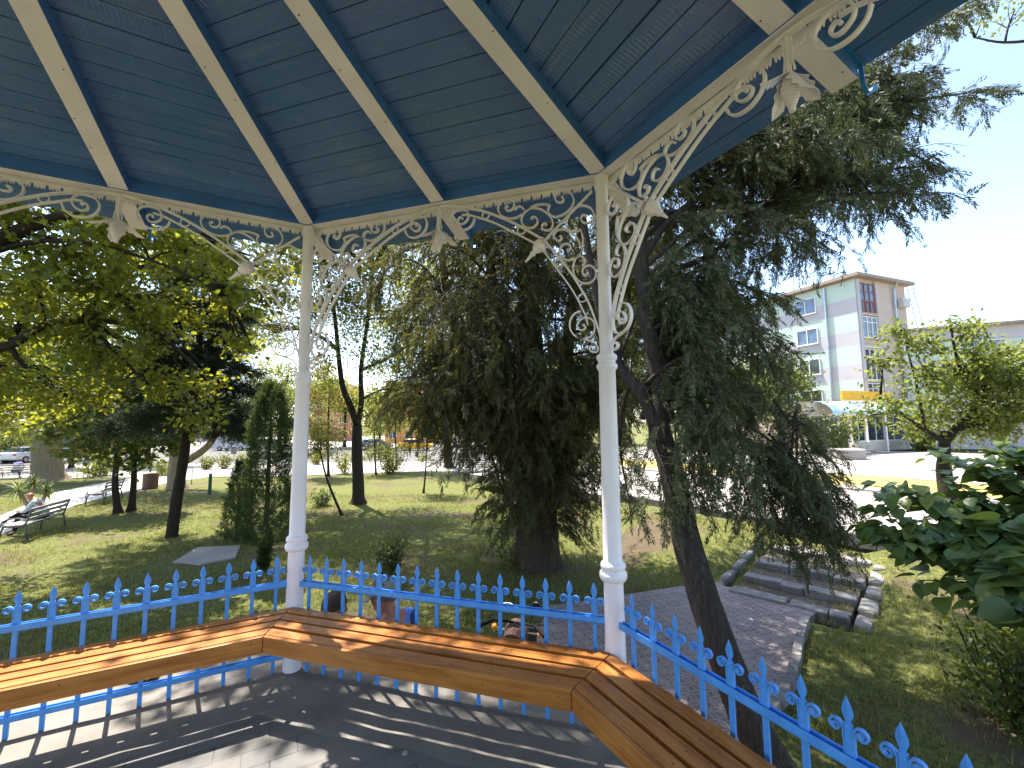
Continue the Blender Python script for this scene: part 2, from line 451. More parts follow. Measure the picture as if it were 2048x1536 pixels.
# side k has outward normal at 45-45k degrees: side 0 = left, 1 = ahead, 2 = right
def side(k):
    h = rad_(45-45*k); t = np.array([h[1], -h[0], 0.0])       # t runs left -> right seen from inside
    return h, t
def post(k):                                                  # post k = left end of side k
    return rad_(67.5-45*k)*RP
gz = empty('gazebo', (0, 0, 0), 'white and blue octagonal wooden gazebo with scrolled iron brackets under its plank ceiling', 'gazebo')
def under(r_): return HB + SL*(AP-r_)                          # rafter underside height by apothem distance

def uvquads(o, get):
    me = o.data; l = me.uv_layers.new(name='plank')
    for p in me.polygons:
        for li in p.loop_indices:
            l.data[li].uv = get(p, np.array(me.vertices[me.loops[li].vertex_index].co))

# plank ceiling: one panel of boards for each side
for k in range(8):
    h, t = side(k); mb = MB(); r_ = EAVE; rows = 0
    tan8 = math.tan(PI/8)
    while r_ > .25:
        w = .106 + random.uniform(-.012, .014); r1 = max(.2, r_-w); g = .0045 + (random.random()**4)*.006
        zo = .068 + random.uniform(-.0025, .0025); th = .018
        def P(rr, s, z0): return h*rr + t*s + UP*(under(rr)+z0)
        a, b_ = r_-g/2, r1+g/2
        sa, sb = a*tan8, b_*tan8
        mb.hexa([P(b_, -sb, zo), P(b_, sb, zo), P(a, sa, zo), P(a, -sa, zo)], [P(b_, -sb, zo+th), P(b_, sb, zo+th), P(a, sa, zo+th), P(a, -sa, zo+th)])
        r_ = r1; rows += 1
    o = mb.build('ceiling_boards', M['ceil'], gz)
    uvquads(o, lambda p, c, h=h, t=t: (float(c@t)+k*7.3, float(c@h)))
# roof skin above the boards (tin sheet)
mb = MB()
for k in range(8):
    h, t = side(k); tan8 = math.tan(PI/8)
    def P(rr, s, z0): return h*rr + t*s + UP*(under(rr)+z0)
    ro = EAVE+.02; so = ro*tan8; ri = .02; si = ri*tan8
    mb.hexa([P(ri, -si, .102), P(ri, si, .102), P(ro, so, .102), P(ro, -so, .102)], [P(ri, -si, .13), P(ri, si, .13), P(ro, so, .13), P(ro, -so, .13)])
mb.build('roof_sheet', flat('tin_roof', (.10, .12, .14), .5), gz)
# rafters: white soffit face, blue cheeks
def rafter(hd, slope, r0, r1, zref, refr, w):
    t = np.array([hd[1], -hd[0], 0.0]); mb = MB()
    def P(rr, s, dz): return hd*rr + t*s + UP*(zref+slope*(refr-rr)+dz)
    mb.hexa([P(r0, w/2, 0), P(r0, -w/2, 0), P(r1, -w/2, 0), P(r1, w/2, 0)], [P(r0, w/2, .067), P(r0, -w/2, .067), P(r1, -w/2, .067), P(r1, w/2, .067)], ms=[0, 1, 1, 1, 0, 1])
    # nail heads and drips along the painted face
    for q in range(9):
        rr = r0+(r1-r0)*(q+.5+random.uniform(-.3, .3))/9
        c = P(rr, random.choice([-1, 1])*w*random.uniform(.2, .4), -.001)
        mb.lathe(c+UP*.003, -UP, [(0, .004), (.004, .004), (.006, .002)], 6, 2)
    return mb.build('rafter', [M['white'], M['bluebeam'], M['nail']], gz, bevel=.002, seg=1)
M['nail'] = flat('dark_nail', (.08, .07, .06), .5)
for k in range(8):
    h, t = side(k)
    rafter(h, SL, .35, EAVE-.035, HB, AP, .098)
    hip = rad_(67.5-45*k); c8 = math.cos(PI/8)
    rafter(hip, SL*c8, .35, (EAVE-.03)/c8, HB, RP, .098)
# eave beams (white underneath, blue inside), serrated trim, posts
def post_prof():
    return [(0, .060), (.02, .058), (.70, .0535), (.79, .053), (.795, .066), (.806, .073), (.822, .076), (.838, .073), (.845, .063), (.852, .060), (.857, .066), (.870, .0705), (.886, .066), (.895, .055),
            (.90, .0515), (1.2, .050), (1.6, .049), (1.955, .0475), (1.965, .056), (1.978, .0605), (1.992, .056), (2.0, .048), (2.008, .048), (2.018, .056), (2.031, .060), (2.044, .056), (2.054, .044), (2.06, .0385), (2.3, .0375), (HB-.085, .036), (HB-.08, .040), (HB-.05, .0405), (HB-.008, .040)]
mb = MB(); mb.lathe((0, 0, 0), UP, post_prof(), 28)
p0 = mb.build('post', M['white'], gz, smooth=True); p0.location = tuple(post(0))
mdl = p0.modifiers.new('edge', 'EDGE_SPLIT'); mdl.split_angle = R(50)
for k in range(1, 8):
    c = p0.copy(); COL.objects.link(c); c.parent = gz; c.location = tuple(post(k)); c.rotation_euler = (0, 0, k*1.3)
for k in range(8):
    h, t = side(k); mb = MB(); ri, ro = 2.576, 2.648; tan8 = math.tan(PI/8); zb = HB-.004
    def P(rr, s, z0): return h*rr + t*s + UP*z0
    mb.hexa([P(ri, -ri*tan8, zb), P(ri, ri*tan8, zb), P(ro, ro*tan8, zb), P(ro, -ro*tan8, zb)], [P(ri, -ri*tan8, zb+.076), P(ri, ri*tan8, zb+.076), P(ro, ro*tan8, zb+.062), P(ro, -ro*tan8, zb+.062)], ms=[0, 1, 1, 0, 1, 0])
    mb.build('eave_beam', [M['white'], M['bluebeam']], gz, bevel=.002, seg=1)
    # trim board with cut teeth
    mb = MB(); rt_ = 2.656; L = 2*(rt_*tan8)-.05; per = L/round(L/.066)
    low = []; s = -L/2
    while s < L/2-1e-6:
        b0 = HB-.052
        low += [(s, b0), (s+per*.10, b0+.032), (s+per*.24, b0+.032), (s+per*.34, b0), (s+per*.45, b0+.017), (s+per*.56, b0), (s+per*.67, b0+.02), (s+per*.78, b0), (s+per*.89, b0+.017)]
        s += per
    low.append((L/2, HB-.052))
    for (s0, z0), (s1, z1) in zip(low[:-1], low[1:]):
        q = [P(rt_, s0, z0), P(rt_, s1, z1), P(rt_, s1, HB+.03), P(rt_, s0, HB+.03)]
        q2 = [v+h*.009 for v in q]
        mb.add(q+q2, [(0, 3, 2, 1), (4, 5, 6, 7), (0, 1, 5, 4)])
    mb.build('serrated_trim', M['white'], gz)

# scrolled brackets, measured in the plane of a side: u along the side from the post, v down from the beam
ARCH = [(1.085,.022),(1.02,.027),(.95,.04),(.861,.065),(.767,.098),(.682,.14),(.579,.197),(.484,.262),(.425,.304),(.356,.356)]
INN = [(.909,.104),(.861,.111),(.803,.135),(.732,.167),(.662,.205),(.579,.258),(.512,.302),(.445,.347),(.398,.378)]
LOW = [(.142,.82),(.181,.836),(.207,.875),(.206,.928),(.176,.971),(.126,.989),(.082,.974),(.063,.931),(.072,.886),(.108,.864),(.145,.873),(.166,.905),(.157,.931),(.132,.937),(.116,.921),(.126,.909)]
LOWS = [(.173,.976),(.111,.998),(.069,1.015),(.047,1.05),(.057,1.072),(.085,1.069),(.098,1.05),(.087,1.038)]
MID = [(.139,.531),(.142,.518),(.132,.506),(.114,.512),(.112,.535),(.125,.547)]
MIDC = [(.128,.545),(.112,.530),(.113,.505),(.135,.484),(.16,.49),(.178,.525),(.182,.565),(.166,.615),(.132,.65),(.088,.656),(.056,.633),(.047,.597),(.064,.56),(.096,.549),(.124,.566),(.123,.598),(.103,.607),(.096,.594)]
UPA = [(.205,.439),(.193,.424),(.205,.402),(.239,.399),(.262,.431),(.255,.471),(.218,.499),(.173,.496),(.142,.467),(.122,.415),(.12,.365),(.133,.317)]
UPB = [(.133,.317),(.158,.329),(.191,.32),(.214,.293),(.214,.257),(.197,.213),(.158,.176),(.113,.17),(.069,.194),(.048,.236),(.06,.273),(.09,.284),(.119,.272),(.128,.247),(.114,.23),(.097,.238)]
UPC = [(.252,.352),(.25,.341),(.262,.338),(.267,.352),(.256,.366),(.29,.356),(.295,.325),(.275,.304),(.237,.303),(.199,.323),(.162,.359),(.137,.409),(.134,.448),(.15,.485)]
UPC = [(.259,.349),(.252,.341),(.247,.354),(.262,.371),(.287,.358),(.295,.325),(.275,.304),(.237,.303),(.199,.323),(.162,.359),(.137,.409),(.134,.448),(.15,.485)]
RINGS = [(.742,.131,.024),(.503,.267,.026)]
TOPS = [(v, u) for u, v in LOW]
PETAL = [(0,.010),(.25,.028),(.5,.040),(.7,.034),(.82,.022),(1,.0)]
def petal(mb, o, d, out, L, W, curl=.35, th=.003, lobes=False):
    """a cast leaf: starts at o, runs along d and bends towards out"""
    d = d/np.linalg.norm(d); out = out-d*(out@d); out /= np.linalg.norm(out); sd = np.cross(d, out)
    prof = [(0,.16),(.15,.55),(.28,1.0),(.36,.62),(.5,.92),(.6,.55),(.75,.62),(.88,.34),(1,.02)] if lobes else [(0,.3),(.2,.7),(.45,1.0),(.7,.8),(.88,.45),(1,.03)]
    vs = []; fs = []
    for x, w in prof:
        c = o + d*(L*x) + out*(L*curl*math.sin(x*2.4)*x*1.1)
        for sgn in (-1, -.5, 0, .5, 1):
            vs.append(c + sd*(W*.5*w*sgn) + out*(-abs(sgn)*W*.12*w*(1.4 if lobes else 1)))
    n = len(prof)
    for i in range(n-1):
        for j in range(4):
            a = i*5+j; fs.append((a, a+1, a+6, a+5))
    vs2 = [v-out*th for v in vs]; k = len(vs)
    fs2 = [tuple(reversed([q+k for q in f])) for f in fs]
    rim = [i*5 for i in range(n)] + [(n-1)*5+j for j in range(1, 5)] + [i*5+4 for i in range(n-2, -1, -1)] + [3, 2, 1]
    fr2 = [(rim[i], rim[(i+1) % len(rim)], rim[(i+1) % len(rim)]+k, rim[i]+k) for i in range(len(rim))]
    mb.add(vs+vs2, fs+fs2+fr2)
def bracket(k, right_end):
    h, t = side(k)
    o = post(k+1) if right_end else post(k)
    e = -t if right_end else t
    def W(q): return o + e*q[0] + UP*(HB-q[1]) - h*.0
    mb = MB()
    def rib(pts, tk=.0082, w=.020, sm=5): mb.ribbon([W(q) for q in crom([np.array(p) for p in pts], sm)], h, tk, w)
    rib(ARCH, .0115, .023); rib([(v, u) for u, v in ARCH], .0115, .023)
    rib(INN, .0088, .019); rib([(v, u) for u, v in INN], .0088, .019)
    for C_ in (LOW, LOWS, MIDC, UPA, UPB, UPC):
        if C_ is not LOWS: rib([(v, u) for u, v in C_])
        rib(C_)
    for (u, v, r_) in RINGS:
        for a, b_ in ((u, v), (v, u)):
            rib([(a+r_*math.cos(x), b_+r_*math.sin(x)) for x in np.linspace(0, 2*PI, 18)], .0055, .014, 2)
    for C_ in (LOW, MIDC, UPB, LOWS):                                   # little balls in the eyes of the scrolls
        for q in ((C_[-1]), (C_[-1][1], C_[-1][0])):
            if C_ is LOWS and q[0] > q[1]: continue
            mb.lathe(W(q)-h*.012, h, [(0, .002), (.002, .0075), (.022, .0075), (.024, .002)], 8)
    mb.tube([W((.058, .088)), W((.356, .356))], .0085, 10)
    br = mb.build('bracket', M['whiteiron'], gz, smooth=False, bevel=.0015, seg=1)
    # turned finial at the knee
    ax = W((1, 1))-W((0, 0)); ax /= np.linalg.norm(ax); j = W((.352, .352))
    mb = MB()
    prof = [(0,.010),(.008,.022),(.018,.026),(.026,.036),(.045,.0415),(.062,.039),(.066,.034),(.07,.034),(.085,.027),(.096,.016),(.103,.0125),(.108,.020),(.114,.021),(.120,.014),(.128,.0115),(.15,.009),(.178,.0055),(.181,.002)]
    mb.lathe(j, ax, prof, 18)
    fi = mb.build('finial', M['whiteiron'], gz, smooth=True); fi.parent = br
    mb = MB()
    e1 = np.cross(ax, h)
    for q in range(6):
        a = q*PI/3+.4; ov = h*math.cos(a)+e1*math.sin(a)
        petal(mb, j+ov*.010, ov+ax*.12, ax-ov*.1, .056, .034, .30)
    le = mb.build('leaf_collar', M['whiteiron'], gz, smooth=True); le.parent = br
for k in range(3):
    bracket(k, False); bracket(k, True)
# hanging hive-shaped pendants between the arches
def pendant(k):
    h, t = side(k); o = h*AP + UP*(HB-.03); mb = MB()
    mb.tube([o, o-UP*.16], .0095, 10)
    for s in (-1, 1): mb.tube([o+t*s*.013-UP*.01, o+t*s*.012-UP*.09, o+t*s*.02-UP*.15], .005, 6)
    pe = mb.build('pendant', M['whiteiron'], gz, bevel=.001, seg=1)
    mb = MB(); prof = []
    n = 13
    for i in range(n):
        x = i/(n-1); rr = (.013+.020*math.sin(min(1, x*1.35+.12)*PI*.78)) if x < .6 else .031*(1-(x-.6)/.4*.62)
        z = .16+x*.125
        prof += [(z, rr*.80), (z+.002, rr), (z+.0075, rr), (z+.0095, rr*.80)]
    prof += [(.294, .012), (.305, .011), (.306, .003)]
    mb.lathe(o, -UP, prof, 18)
    hv = mb.build('hive', M['whiteiron'], gz, smooth=False); hv.parent = pe
    mb = MB()
    for q in range(4):
        a = q*PI/2+.55+k*.4; ov = t*math.cos(a)+h*math.sin(a)
        petal(mb, o-UP*.150+ov*.012, ov*(.95-.35*(q % 2))-UP*(.45+.4*(q % 2)), ov*.3+UP*.6, .150, .088, -.10, .003, True)
    lf = mb.build('vine_leaf', M['whiteiron'], gz, smooth=False); lf.parent = pe
    lf['kind'] = 'stuff'; del lf['kind']
for k in range(3): pendant(k)
# blue gutter hooks on the rafter tails
for k in range(3):
    h, t = side(k); mb = MB(); rr = EAVE-.035
    z0 = under(rr)
    pts = [h*(rr-.20)+UP*(under(rr-.20)+.075), h*(rr+.006)+UP*(z0+.06), h*(rr+.012)+UP*(z0+.02), h*(rr+.018)+UP*(z0-.025), h*(rr+.038)+UP*(z0-.05), h*(rr+.065)+UP*(z0-.046), h*(rr+.085)+UP*(z0-.02)]
    off = t*.056
    mb.ribbon([p+off for p in crom(pts[:2], 3)][:-1]+[p+off for p in crom(pts[1:], 6)], t, .005, .016)
    mb.box(pts[-1]+off+h*.012, .006, .035, .03, h, t)
    mb.build('gutter_hook', M['hook'], gz)
# plinth below the floor
mb = MB(); n = 8; ro = 3.0/math.cos(PI/8)
ring = [rad_(67.5-45*k)*ro for k in range(8)][::-1]
mb.poly([(p[0], p[1]) for p in ring], -.03, th=1.75)
mb.build('plinth', M['conc'], gz)

# floor: pavers in the middle, a trowelled mortar border up to the edge
mb = MB(); K = 96; jag = [random.uniform(-.05, .05) for _ in range(K)]
def octr(ang, apo):
    a = (ang+PI/8) % (PI/4)-PI/8
    return apo/math.cos(a)
for i in range(K): jag[i] = .5*jag[i]+.5*jag[i-1]
rings = []
for ri, (apo, z) in enumerate(((2.16, -.004), (2.2, .004), (2.4, .005), (2.56, .008), (2.62, .014), (2.7, .008), (2.98, -.003), (3.0, -.02))):
    rg = []
    for i in range(K):
        a = 2*PI*i/K; j = jag[i]*(1 if ri < 2 else .25 if ri < 6 else 0)
        rr = octr(a, apo+j); zz = z + (random.uniform(-.004, .004) if 0 < ri < 6 else 0)
        rg.append((rr*math.cos(a), rr*math.sin(a), zz))
    rings.append(rg)
vs = [v for r_ in rings for v in r_]; fs = []
for q in range(len(rings)-1):
    for i in range(K): fs.append((q*K+i, (q+1)*K+i, (q+1)*K+(i+1) % K, q*K+(i+1) % K))
mb.add(vs, fs, 1)
ctr = [(octr(2*PI*i/K, 2.3)*math.cos(2*PI*i/K), octr(2*PI*i/K, 2.3)*math.sin(2*PI*i/K), 0) for i in range(K)]
mb.add(ctr, [tuple(range(K))], 0)
fl = mb.build('gazebo_floor', [M['pavers'], M['conc']]); tag(fl, kind='structure')
for p in fl.data.polygons: p.use_smooth = len(p.vertices) == 4

# ------------------------------------------------------------------ benches inside the gazebo
BL = ['varnished orange slatted bench along the left railing, running out of the picture', 'varnished orange slatted bench in the middle between the two white posts', 'varnished orange slatted bench on the right, running steeply towards the viewer']
tan8 = math.tan(PI/8)
M['steel'] = flat('blue_steel', (.015, .17, .30), .4)
M['nailb'] = flat('bench_screw', (.03, .02, .012), .5)
def plank(mb, P, r0, r1, z0, z1, cut=.003):
    mb.hexa([P(r0, -r0*tan8+cut, z0), P(r0, r0*tan8-cut, z0), P(r1, r1*tan8-cut, z0), P(r1, -r1*tan8+cut, z0)], [P(r0, -r0*tan8+cut, z1), P(r0, r0*tan8-cut, z1), P(r1, r1*tan8-cut, z1), P(r1, -r1*tan8+cut, z1)])
for k in range(3):
    h, t = side(k)
    be = empty('bench', h*2.4, BL[k], 'bench', 'benches inside the gazebo')
    def P(rr, s, z): return h*rr+t*s+UP*z
    zt = .432; sw = .068; gap = .0245
    r0 = 2.212
    for q in range(4):
        mb = MB(); a = r0+q*(sw+gap) + (.002 if q else 0); dz = random.uniform(-.002, .002)
        plank(mb, P, a, a+sw, zt-.035+dz, zt+dz)
        for s in (-.95, -.42, .1, .55, .93):
            for ds in (-.012,):
                mb.lathe(P(a+sw*random.uniform(.35, .65), s*a*tan8*.98, zt+dz+.0012), -UP, [(0, .003), (.0005, .0042), (.004, .004)], 8, 1)
        o = mb.build('slat', [M['wood'], M['nailb']], be, bevel=.010, seg=3)
        o.location = tuple(-np.array(be.location))
        uvquads(o, lambda p, c, q=q: (float(c@t)+q*3.1+k*11, float(c@h)*1.0+float(c[2])))
    mb = MB(); plank(mb, P, r0-.026, r0-.002, zt-.098, zt-.004)
    for s in (-.93, -.45, .05, .52, .94):
        mb.lathe(P(r0-.0275, s*r0*tan8*.98, zt-.03-random.random()*.02), h, [(0, .002), (.001, .0045), (.004, .004)], 8, 1)
    o = mb.build('front_board', [M['wood'], M['nailb']], be, bevel=.003, seg=2); o.location = tuple(-np.array(be.location))
    uvquads(o, lambda p, c: (float(c@t)+k*5.7+50, float(c@h)+float(c[2])))
    # steel angles that carry the seat from the posts
    for s in (-1, 1):
        mb = MB(); q = P(2.50, s*(2.50*tan8-.12), zt-.055)
        mb.box(P(2.40, s*(2.38*tan8-.13), zt-.052), .34, .035, .006, h, t)
        mb.box(P(2.42, s*(2.42*tan8-.13), zt-.105), .006, .035, .10, h, t)
        mb.tube([P(2.33, s*(2.3*tan8-.13), zt-.06), P(2.58, s*(2.58*tan8-.10), zt-.22)], .012, 6)
        o = mb.build('support_angle', M['steel'], be); o.location = tuple(-np.array(be.location))

# ------------------------------------------------------------------ blue iron railings
DS = .1379
RL = ['bright blue iron railing left of the left white post, cut by the picture edge', 'bright blue iron railing between the two white posts, with fifteen spear-topped pickets', 'bright blue iron railing right of the right white post, descending towards the viewer']
def picket_mesh():
    mb = MB(); w = .0105
    mb.box((0, 0, .343), .021, .012, .69)
    prof = [(.684, .0085), (.692, .0075), (.703, .0120), (.715, .0165), (.724, .0172), (.738, .0140), (.752, .0085), (.762, .004), (.770, .0008)]
    vs = []; fs = []
    for z, x in prof:
        y = min(.0065, x*.75); vs += [(-x, 0, z), (0, -y, z), (x, 0, z), (0, y, z)]
    for i in range(len(prof)-1):
        for q in range(4):
            a = i*4+q; b = i*4+(q+1) % 4; fs.append((a, b, b+4, a+4))
    fs.append((3, 2, 1, 0)); mb.add(vs, fs)
    for s in (-1, 1):
        pts = [(s*.0135, .592), (s*.0137, .63), (s*.0145, .655)]
        cx, cz = .0365, .668; r0 = .0225; th0 = PI*1.02
        for i in range(26):
            f = i/25; a = th0-f*PI*3.1; rr = r0*(1-f*.80)
            pts.append((s*(cx+rr*math.cos(a)), cz+rr*math.sin(a)))
        mb.ribbon([np.array([p[0], 0, p[1]]) for p in pts], (0, 1, 0), .0052, .014)
    return mb
pm = picket_mesh()
pick0 = None
for k, s0 in ((0, SIDE-.1165-14*DS), (1, .1188), (2, .1396)):
    h, t = side(k); A = post(k); B = post(k+1)
    rl = empty('iron_railing', h*AP, RL[k], 'railing', 'railings between the gazebo posts')
    for nm, zc, hh in (('top_rail', .577, .036), ('bottom_rail', .111, .034)):
        mb = MB(); c = h*AP+UP*zc; L = SIDE-.06 if nm != 'top_rail' else SIDE-.075
        X = t
        mb.box(c-UP*(hh/2-.003), L, .034, .006, X, h)                 # channel: web and two flanges, open on top
        mb.box(c-h*.0145+UP*.0005, L, .005, hh-.001, X, h); mb.box(c+h*.0145+UP*.0005, L, .005, hh-.001, X, h)
        if nm == 'top_rail':
            for s in (-1, 1): mb.box(c+t*s*(L/2+.012), .05, .012, .03, X, h)
        o = mb.build(nm, M['iron'], rl, bevel=.0015, seg=1); o.location = tuple(-np.array(rl.location))
    for q in range(15):
        if pick0 is None:
            o = pm.build('picket', M['iron'], rl); pick0 = o
        else:
            o = pick0.copy(); COL.objects.link(o); o.parent = rl
        P0 = A + t*(s0+q*DS) - np.array(rl.location)
        o.location = (P0[0], P0[1], 0); o.rotation_euler = (0, 0, math.atan2(t[1], t[0])+random.uniform(-.03, .03))
# litter on the ledge outside the left railing
LP = at(288, 1356, 2.98)
mb = MB()
h, t = side(0); c = h*2.83 + t*(-.18)
# ------------------------------------------------------------------ terrain
def axis_(lo, hi, c0, c1, fine, grow=1.22):
    a = list(np.arange(c0, c1+1e-6, fine)); s = fine; x = a[-1]
    while x < hi: s *= grow; x += s; a.append(x)
    s = fine; x = a[0]; b = []
    while x > lo: s *= grow; x -= s; b.append(x)
    return np.array(b[::-1]+a)
xs = axis_(-60, 700, -2, 22, .3); ys = axis_(-600, 600, -14, 16, .3)
gx, gy = np.meshgrid(xs, ys, indexing='ij')
gzz = ground(gx, gy) + np.where((gx < 30), .018*np.sin(gx*2.1+1)*np.cos(gy*1.7)+.012*np.sin(gx*5.3+gy*4.1), 0)
nx, ny = gx.shape
_fw = (gx-CAM[0])*FH[0]+(gy-CAM[1])*FH[1]; _rt = (gx-CAM[0])*RH[0]+(gy-CAM[1])*RH[1]
_t = .698*(_rt-4.13)+.716*(_fw-8.47); _l = .716*(_rt-4.13)-.698*(_fw-8.47)
gzz = gzz-.2*sstep(-.6, -.25, _t)*sstep(3.2, 2.8, _t)*sstep(-.4, -.05, _l)*sstep(2.2, 1.85, _l)
V = np.stack([gx, gy, gzz], -1).reshape(-1, 3)
idx = np.arange(nx*ny).reshape(nx, ny)
F = np.stack([idx[:-1, :-1], idx[1:, :-1], idx[1:, 1:], idx[:-1, 1:]], -1).reshape(-1, 4)
def npmesh(name, V, F, mats, parent=None, smooth=False):
    me = bpy.data.meshes.new(name); V = np.asarray(V, np.float32); F = np.asarray(F, np.int32); k = F.shape[1]
    me.vertices.add(len(V)); me.vertices.foreach_set('co', V.ravel())
    me.loops.add(F.size); me.loops.foreach_set('vertex_index', F.ravel())
    me.polygons.add(len(F)); me.polygons.foreach_set('loop_start', np.arange(0, F.size, k, dtype=np.int32)); me.polygons.foreach_set('loop_total', np.full(len(F), k, np.int32))
    if smooth: me.polygons.foreach_set('use_smooth', np.ones(len(F), bool))
    me.materials.append(mats); me.update(calc_edges=True)
    o = bpy.data.objects.new(name, me); COL.objects.link(o)
    if parent is not None: o.parent = parent
    return o
tag(npmesh('lawn_ground', V, F, M['grass'], None, True), kind='structure')
def sheet(name, pts, mat, lift=.03, th=.12, z=None):
    mb = MB()
    zz = [float(ground(p[0], p[1])) if z is None else z for p in pts]
    vs = [(p[0], p[1], q+lift) for p, q in zip(pts, zz)]
    n = len(vs); vb = [(v[0], v[1], v[2]-th) for v in vs]
    mb.add(vs+vb, [tuple(range(n)), tuple(range(2*n-1, n-1, -1))]+[(i, i+n, (i+1) % n+n, (i+1) % n) for i in range(n)])
    o = mb.build(name, mat)
    return tag(o, kind='structure')
def gpts(l): return [gp(*q) for q in l]
# tiled patio by the steps
patio = gpts([(1030,1345),(1062,1290),(1100,1214),(1180,1204),(1270,1190),(1360,1176),(1436,1170),(1540,1196),(1636,1224),(1606,1252),(1594,1300),(1588,1345),(1566,1400),(1530,1440),(1480,1500)])
patio += [fr(2.9, 1.6), fr(2.5, .2)]
sheet('tiled_patio', patio, M['tiles'], .035, .2, GZ)
# left garden path
lp = gpts([(-260,1150),(-60,1092),(60,1050),(150,1012),(230,990),(340,966),(470,947),(600,939),(720,936),(720,927),(600,930),(470,936),(340,946),(260,958),(180,972),(110,986),(60,1008),(0,1034),(-120,1062),(-260,1090)])
sheet('garden_path', lp, M['path'], .035, .2, GZ)
# square, road and far pavement
sheet('far_pavement', [fr(27.5,-45), fr(27.5,-14), fr(29.5,-6), fr(29,-2.2), fr(30.5,.6), fr(33,2.2), fr(37.5,2.4), fr(37.5,-45)], M['plaza'], .04, .2, GZ)
sheet('road', [fr(37.5,-70), fr(37.5,2.4), fr(39,4), fr(62,6), fr(62,-70)], M['asphalt'], .02, .2, GZ)
sheet('far_square', [fr(62,-90), fr(62,6), fr(130,10), fr(130,-120)], M['plaza'], .04, .2, GZ)
ZR = GZ+.65
# street on the right, above the steps
k0 = gp(1546, 1051); k1 = gp(1775, 1092); kd = (k1-k0)/np.linalg.norm((k1-k0)[:2]); kn = np.array([-kd[1], kd[0], 0.0])
if kn@FH < 0: kn = -kn
sheet('upper_street', [k0-kd*14, k0+kd*16, k0+kd*16+kn*7.6, k0-kd*14+kn*7.6], M['plaza'], .05, .3, ZR)
sheet('dry_verge', [k0-kd*18+kn*8.4, k0+kd*16+kn*8.4, k0+kd*16+kn*12.5, k0-kd*18+kn*12.5], mat_conc('dry_grass', (.22,.17,.05), (.32,.25,.075), (.42,.34,.12), 5, .6), .09, .3, ZR)
sheet('verge_kerb', [k0-kd*18+kn*7.6, k0+kd*16+kn*7.6, k0+kd*16+kn*8.4, k0-kd*18+kn*8.4], M['plaza'], .12, .3, ZR)
sheet('shop_pavement', [k0-kd*22+kn*12.5, k0+kd*20+kn*12.5, k0+kd*20+kn*34, k0-kd*22+kn*34], M['plaza'], .12, .3, ZR)
def stone(mb, c, sx, sy, sz, X, Y, jit=.012):
    c = np.array(c, float); vs = []
    for d in (-1, 1):
        for b in (-1, 1):
            for a in (-1, 1):
                vs.append(c+np.array(X)*a*(sx/2+random.uniform(-jit, jit))+np.array(Y)*b*(sy/2+random.uniform(-jit, jit))+UP*d*sz/2+UP*random.uniform(-jit, jit)*.6)
    mb.add(vs, [(0,2,3,1),(4,5,7,6),(0,1,5,4),(2,6,7,3),(0,4,6,2),(1,3,7,5)])
sT = RH*.716-FH*.698; sN = RH*.698+FH*.716                   # along the treads, and uphill
S0 = fr(8.47, 4.13)
st = empty('stone_steps', (S0[0], S0[1], GZ), 'four worn grey stone steps with cheek stones climbing from the tiled patio to the street', 'steps')
def spart(mb, nm, mat, par=st, bev=.02):
    o = mb.build(nm, mat, par, bevel=bev, seg=2); o.location = tuple(-np.array(par.location)); return o
for i, t0 in enumerate((-.25, .40, 1.12, 2.02)):
    mb = MB(); z = GZ+.06+.112*i
    l = .04*i+.05; nx_ = (.40, 1.12, 2.02, 2.9)[i]
    cuts = [0]+sorted(random.uniform(.3, 1.5) for _ in range(2))+[1.78]
    for a, b_ in zip(cuts[:-1], cuts[1:]):
        stone(mb, S0*np.array([1,1,0])+sT*(l+(a+b_)/2)+sN*(t0+.15+random.uniform(-.03, .03))+UP*(z-.10+random.uniform(-.012, .012)), b_-a-.012, .28, .20, sT, sN, .024)
    spart(mb, 'step', M['stone'])
    mb = MB(); stone(mb, S0*np.array([1,1,0])+sT*(l+.89)+sN*((t0+.24+nx_)/2)+UP*(z-.115), 1.78, nx_-t0-.2, .2, sT, sN, .006)
    spart(mb, 'tread_fill', mat_conc('gravelly_tread', (.06,.047,.035), (.10,.082,.062), (.17,.145,.115), 8, .8) if i == 0 else bpy.data.materials['gravelly_tread'])
for sgn, l0 in ((0, -.22), (1, 1.98)):
    for q in range(5):
        t0 = -.35+q*.57; mb = MB()
        stone(mb, S0*np.array([1,1,0])+sT*(l0+.03*q)+sN*(t0+.25)+UP*(GZ-.06+.165*max(0, t0+.3)), .24 if sgn else .16, .585, .20, sT, sN, .035)
        spart(mb, 'cheek_stone', M['stone'], st, .06)
ed = empty('patio_edging', gp(1592, 1300), 'low curved edging of small concrete stones between tiled patio and grass on the right', 'edging')
E0 = [gp(*q) for q in ((1612,1250),(1600,1290),(1594,1330),(1584,1370),(1566,1405),(1540,1440))]
for a, b_ in zip(E0[:-1], E0[1:]):
    d = b_-a; L = np.linalg.norm(d); d /= L; n_ = np.array([-d[1], d[0], 0])
    for q in (.25, .75):
        mb = MB(); stone(mb, a+(b_-a)*q+UP*.05, L*.47, .11, .16, d, n_, .01); spart(mb, 'edge_stone', M['stone'], ed, .015)
kb = empty('street_kerb', k0, 'long grey kerb of the upper street behind the drooping juniper', 'kerb')
for q in range(-5, 9):
    mb = MB(); stone(mb, k0*np.array([1,1,0])+kd*(q*1.0+.5)+UP*(ZR+.02)-kn*.07, .985, .16, .28, kd, kn, .006); spart(mb, 'kerb_stone', M['stone'], kb, .015)
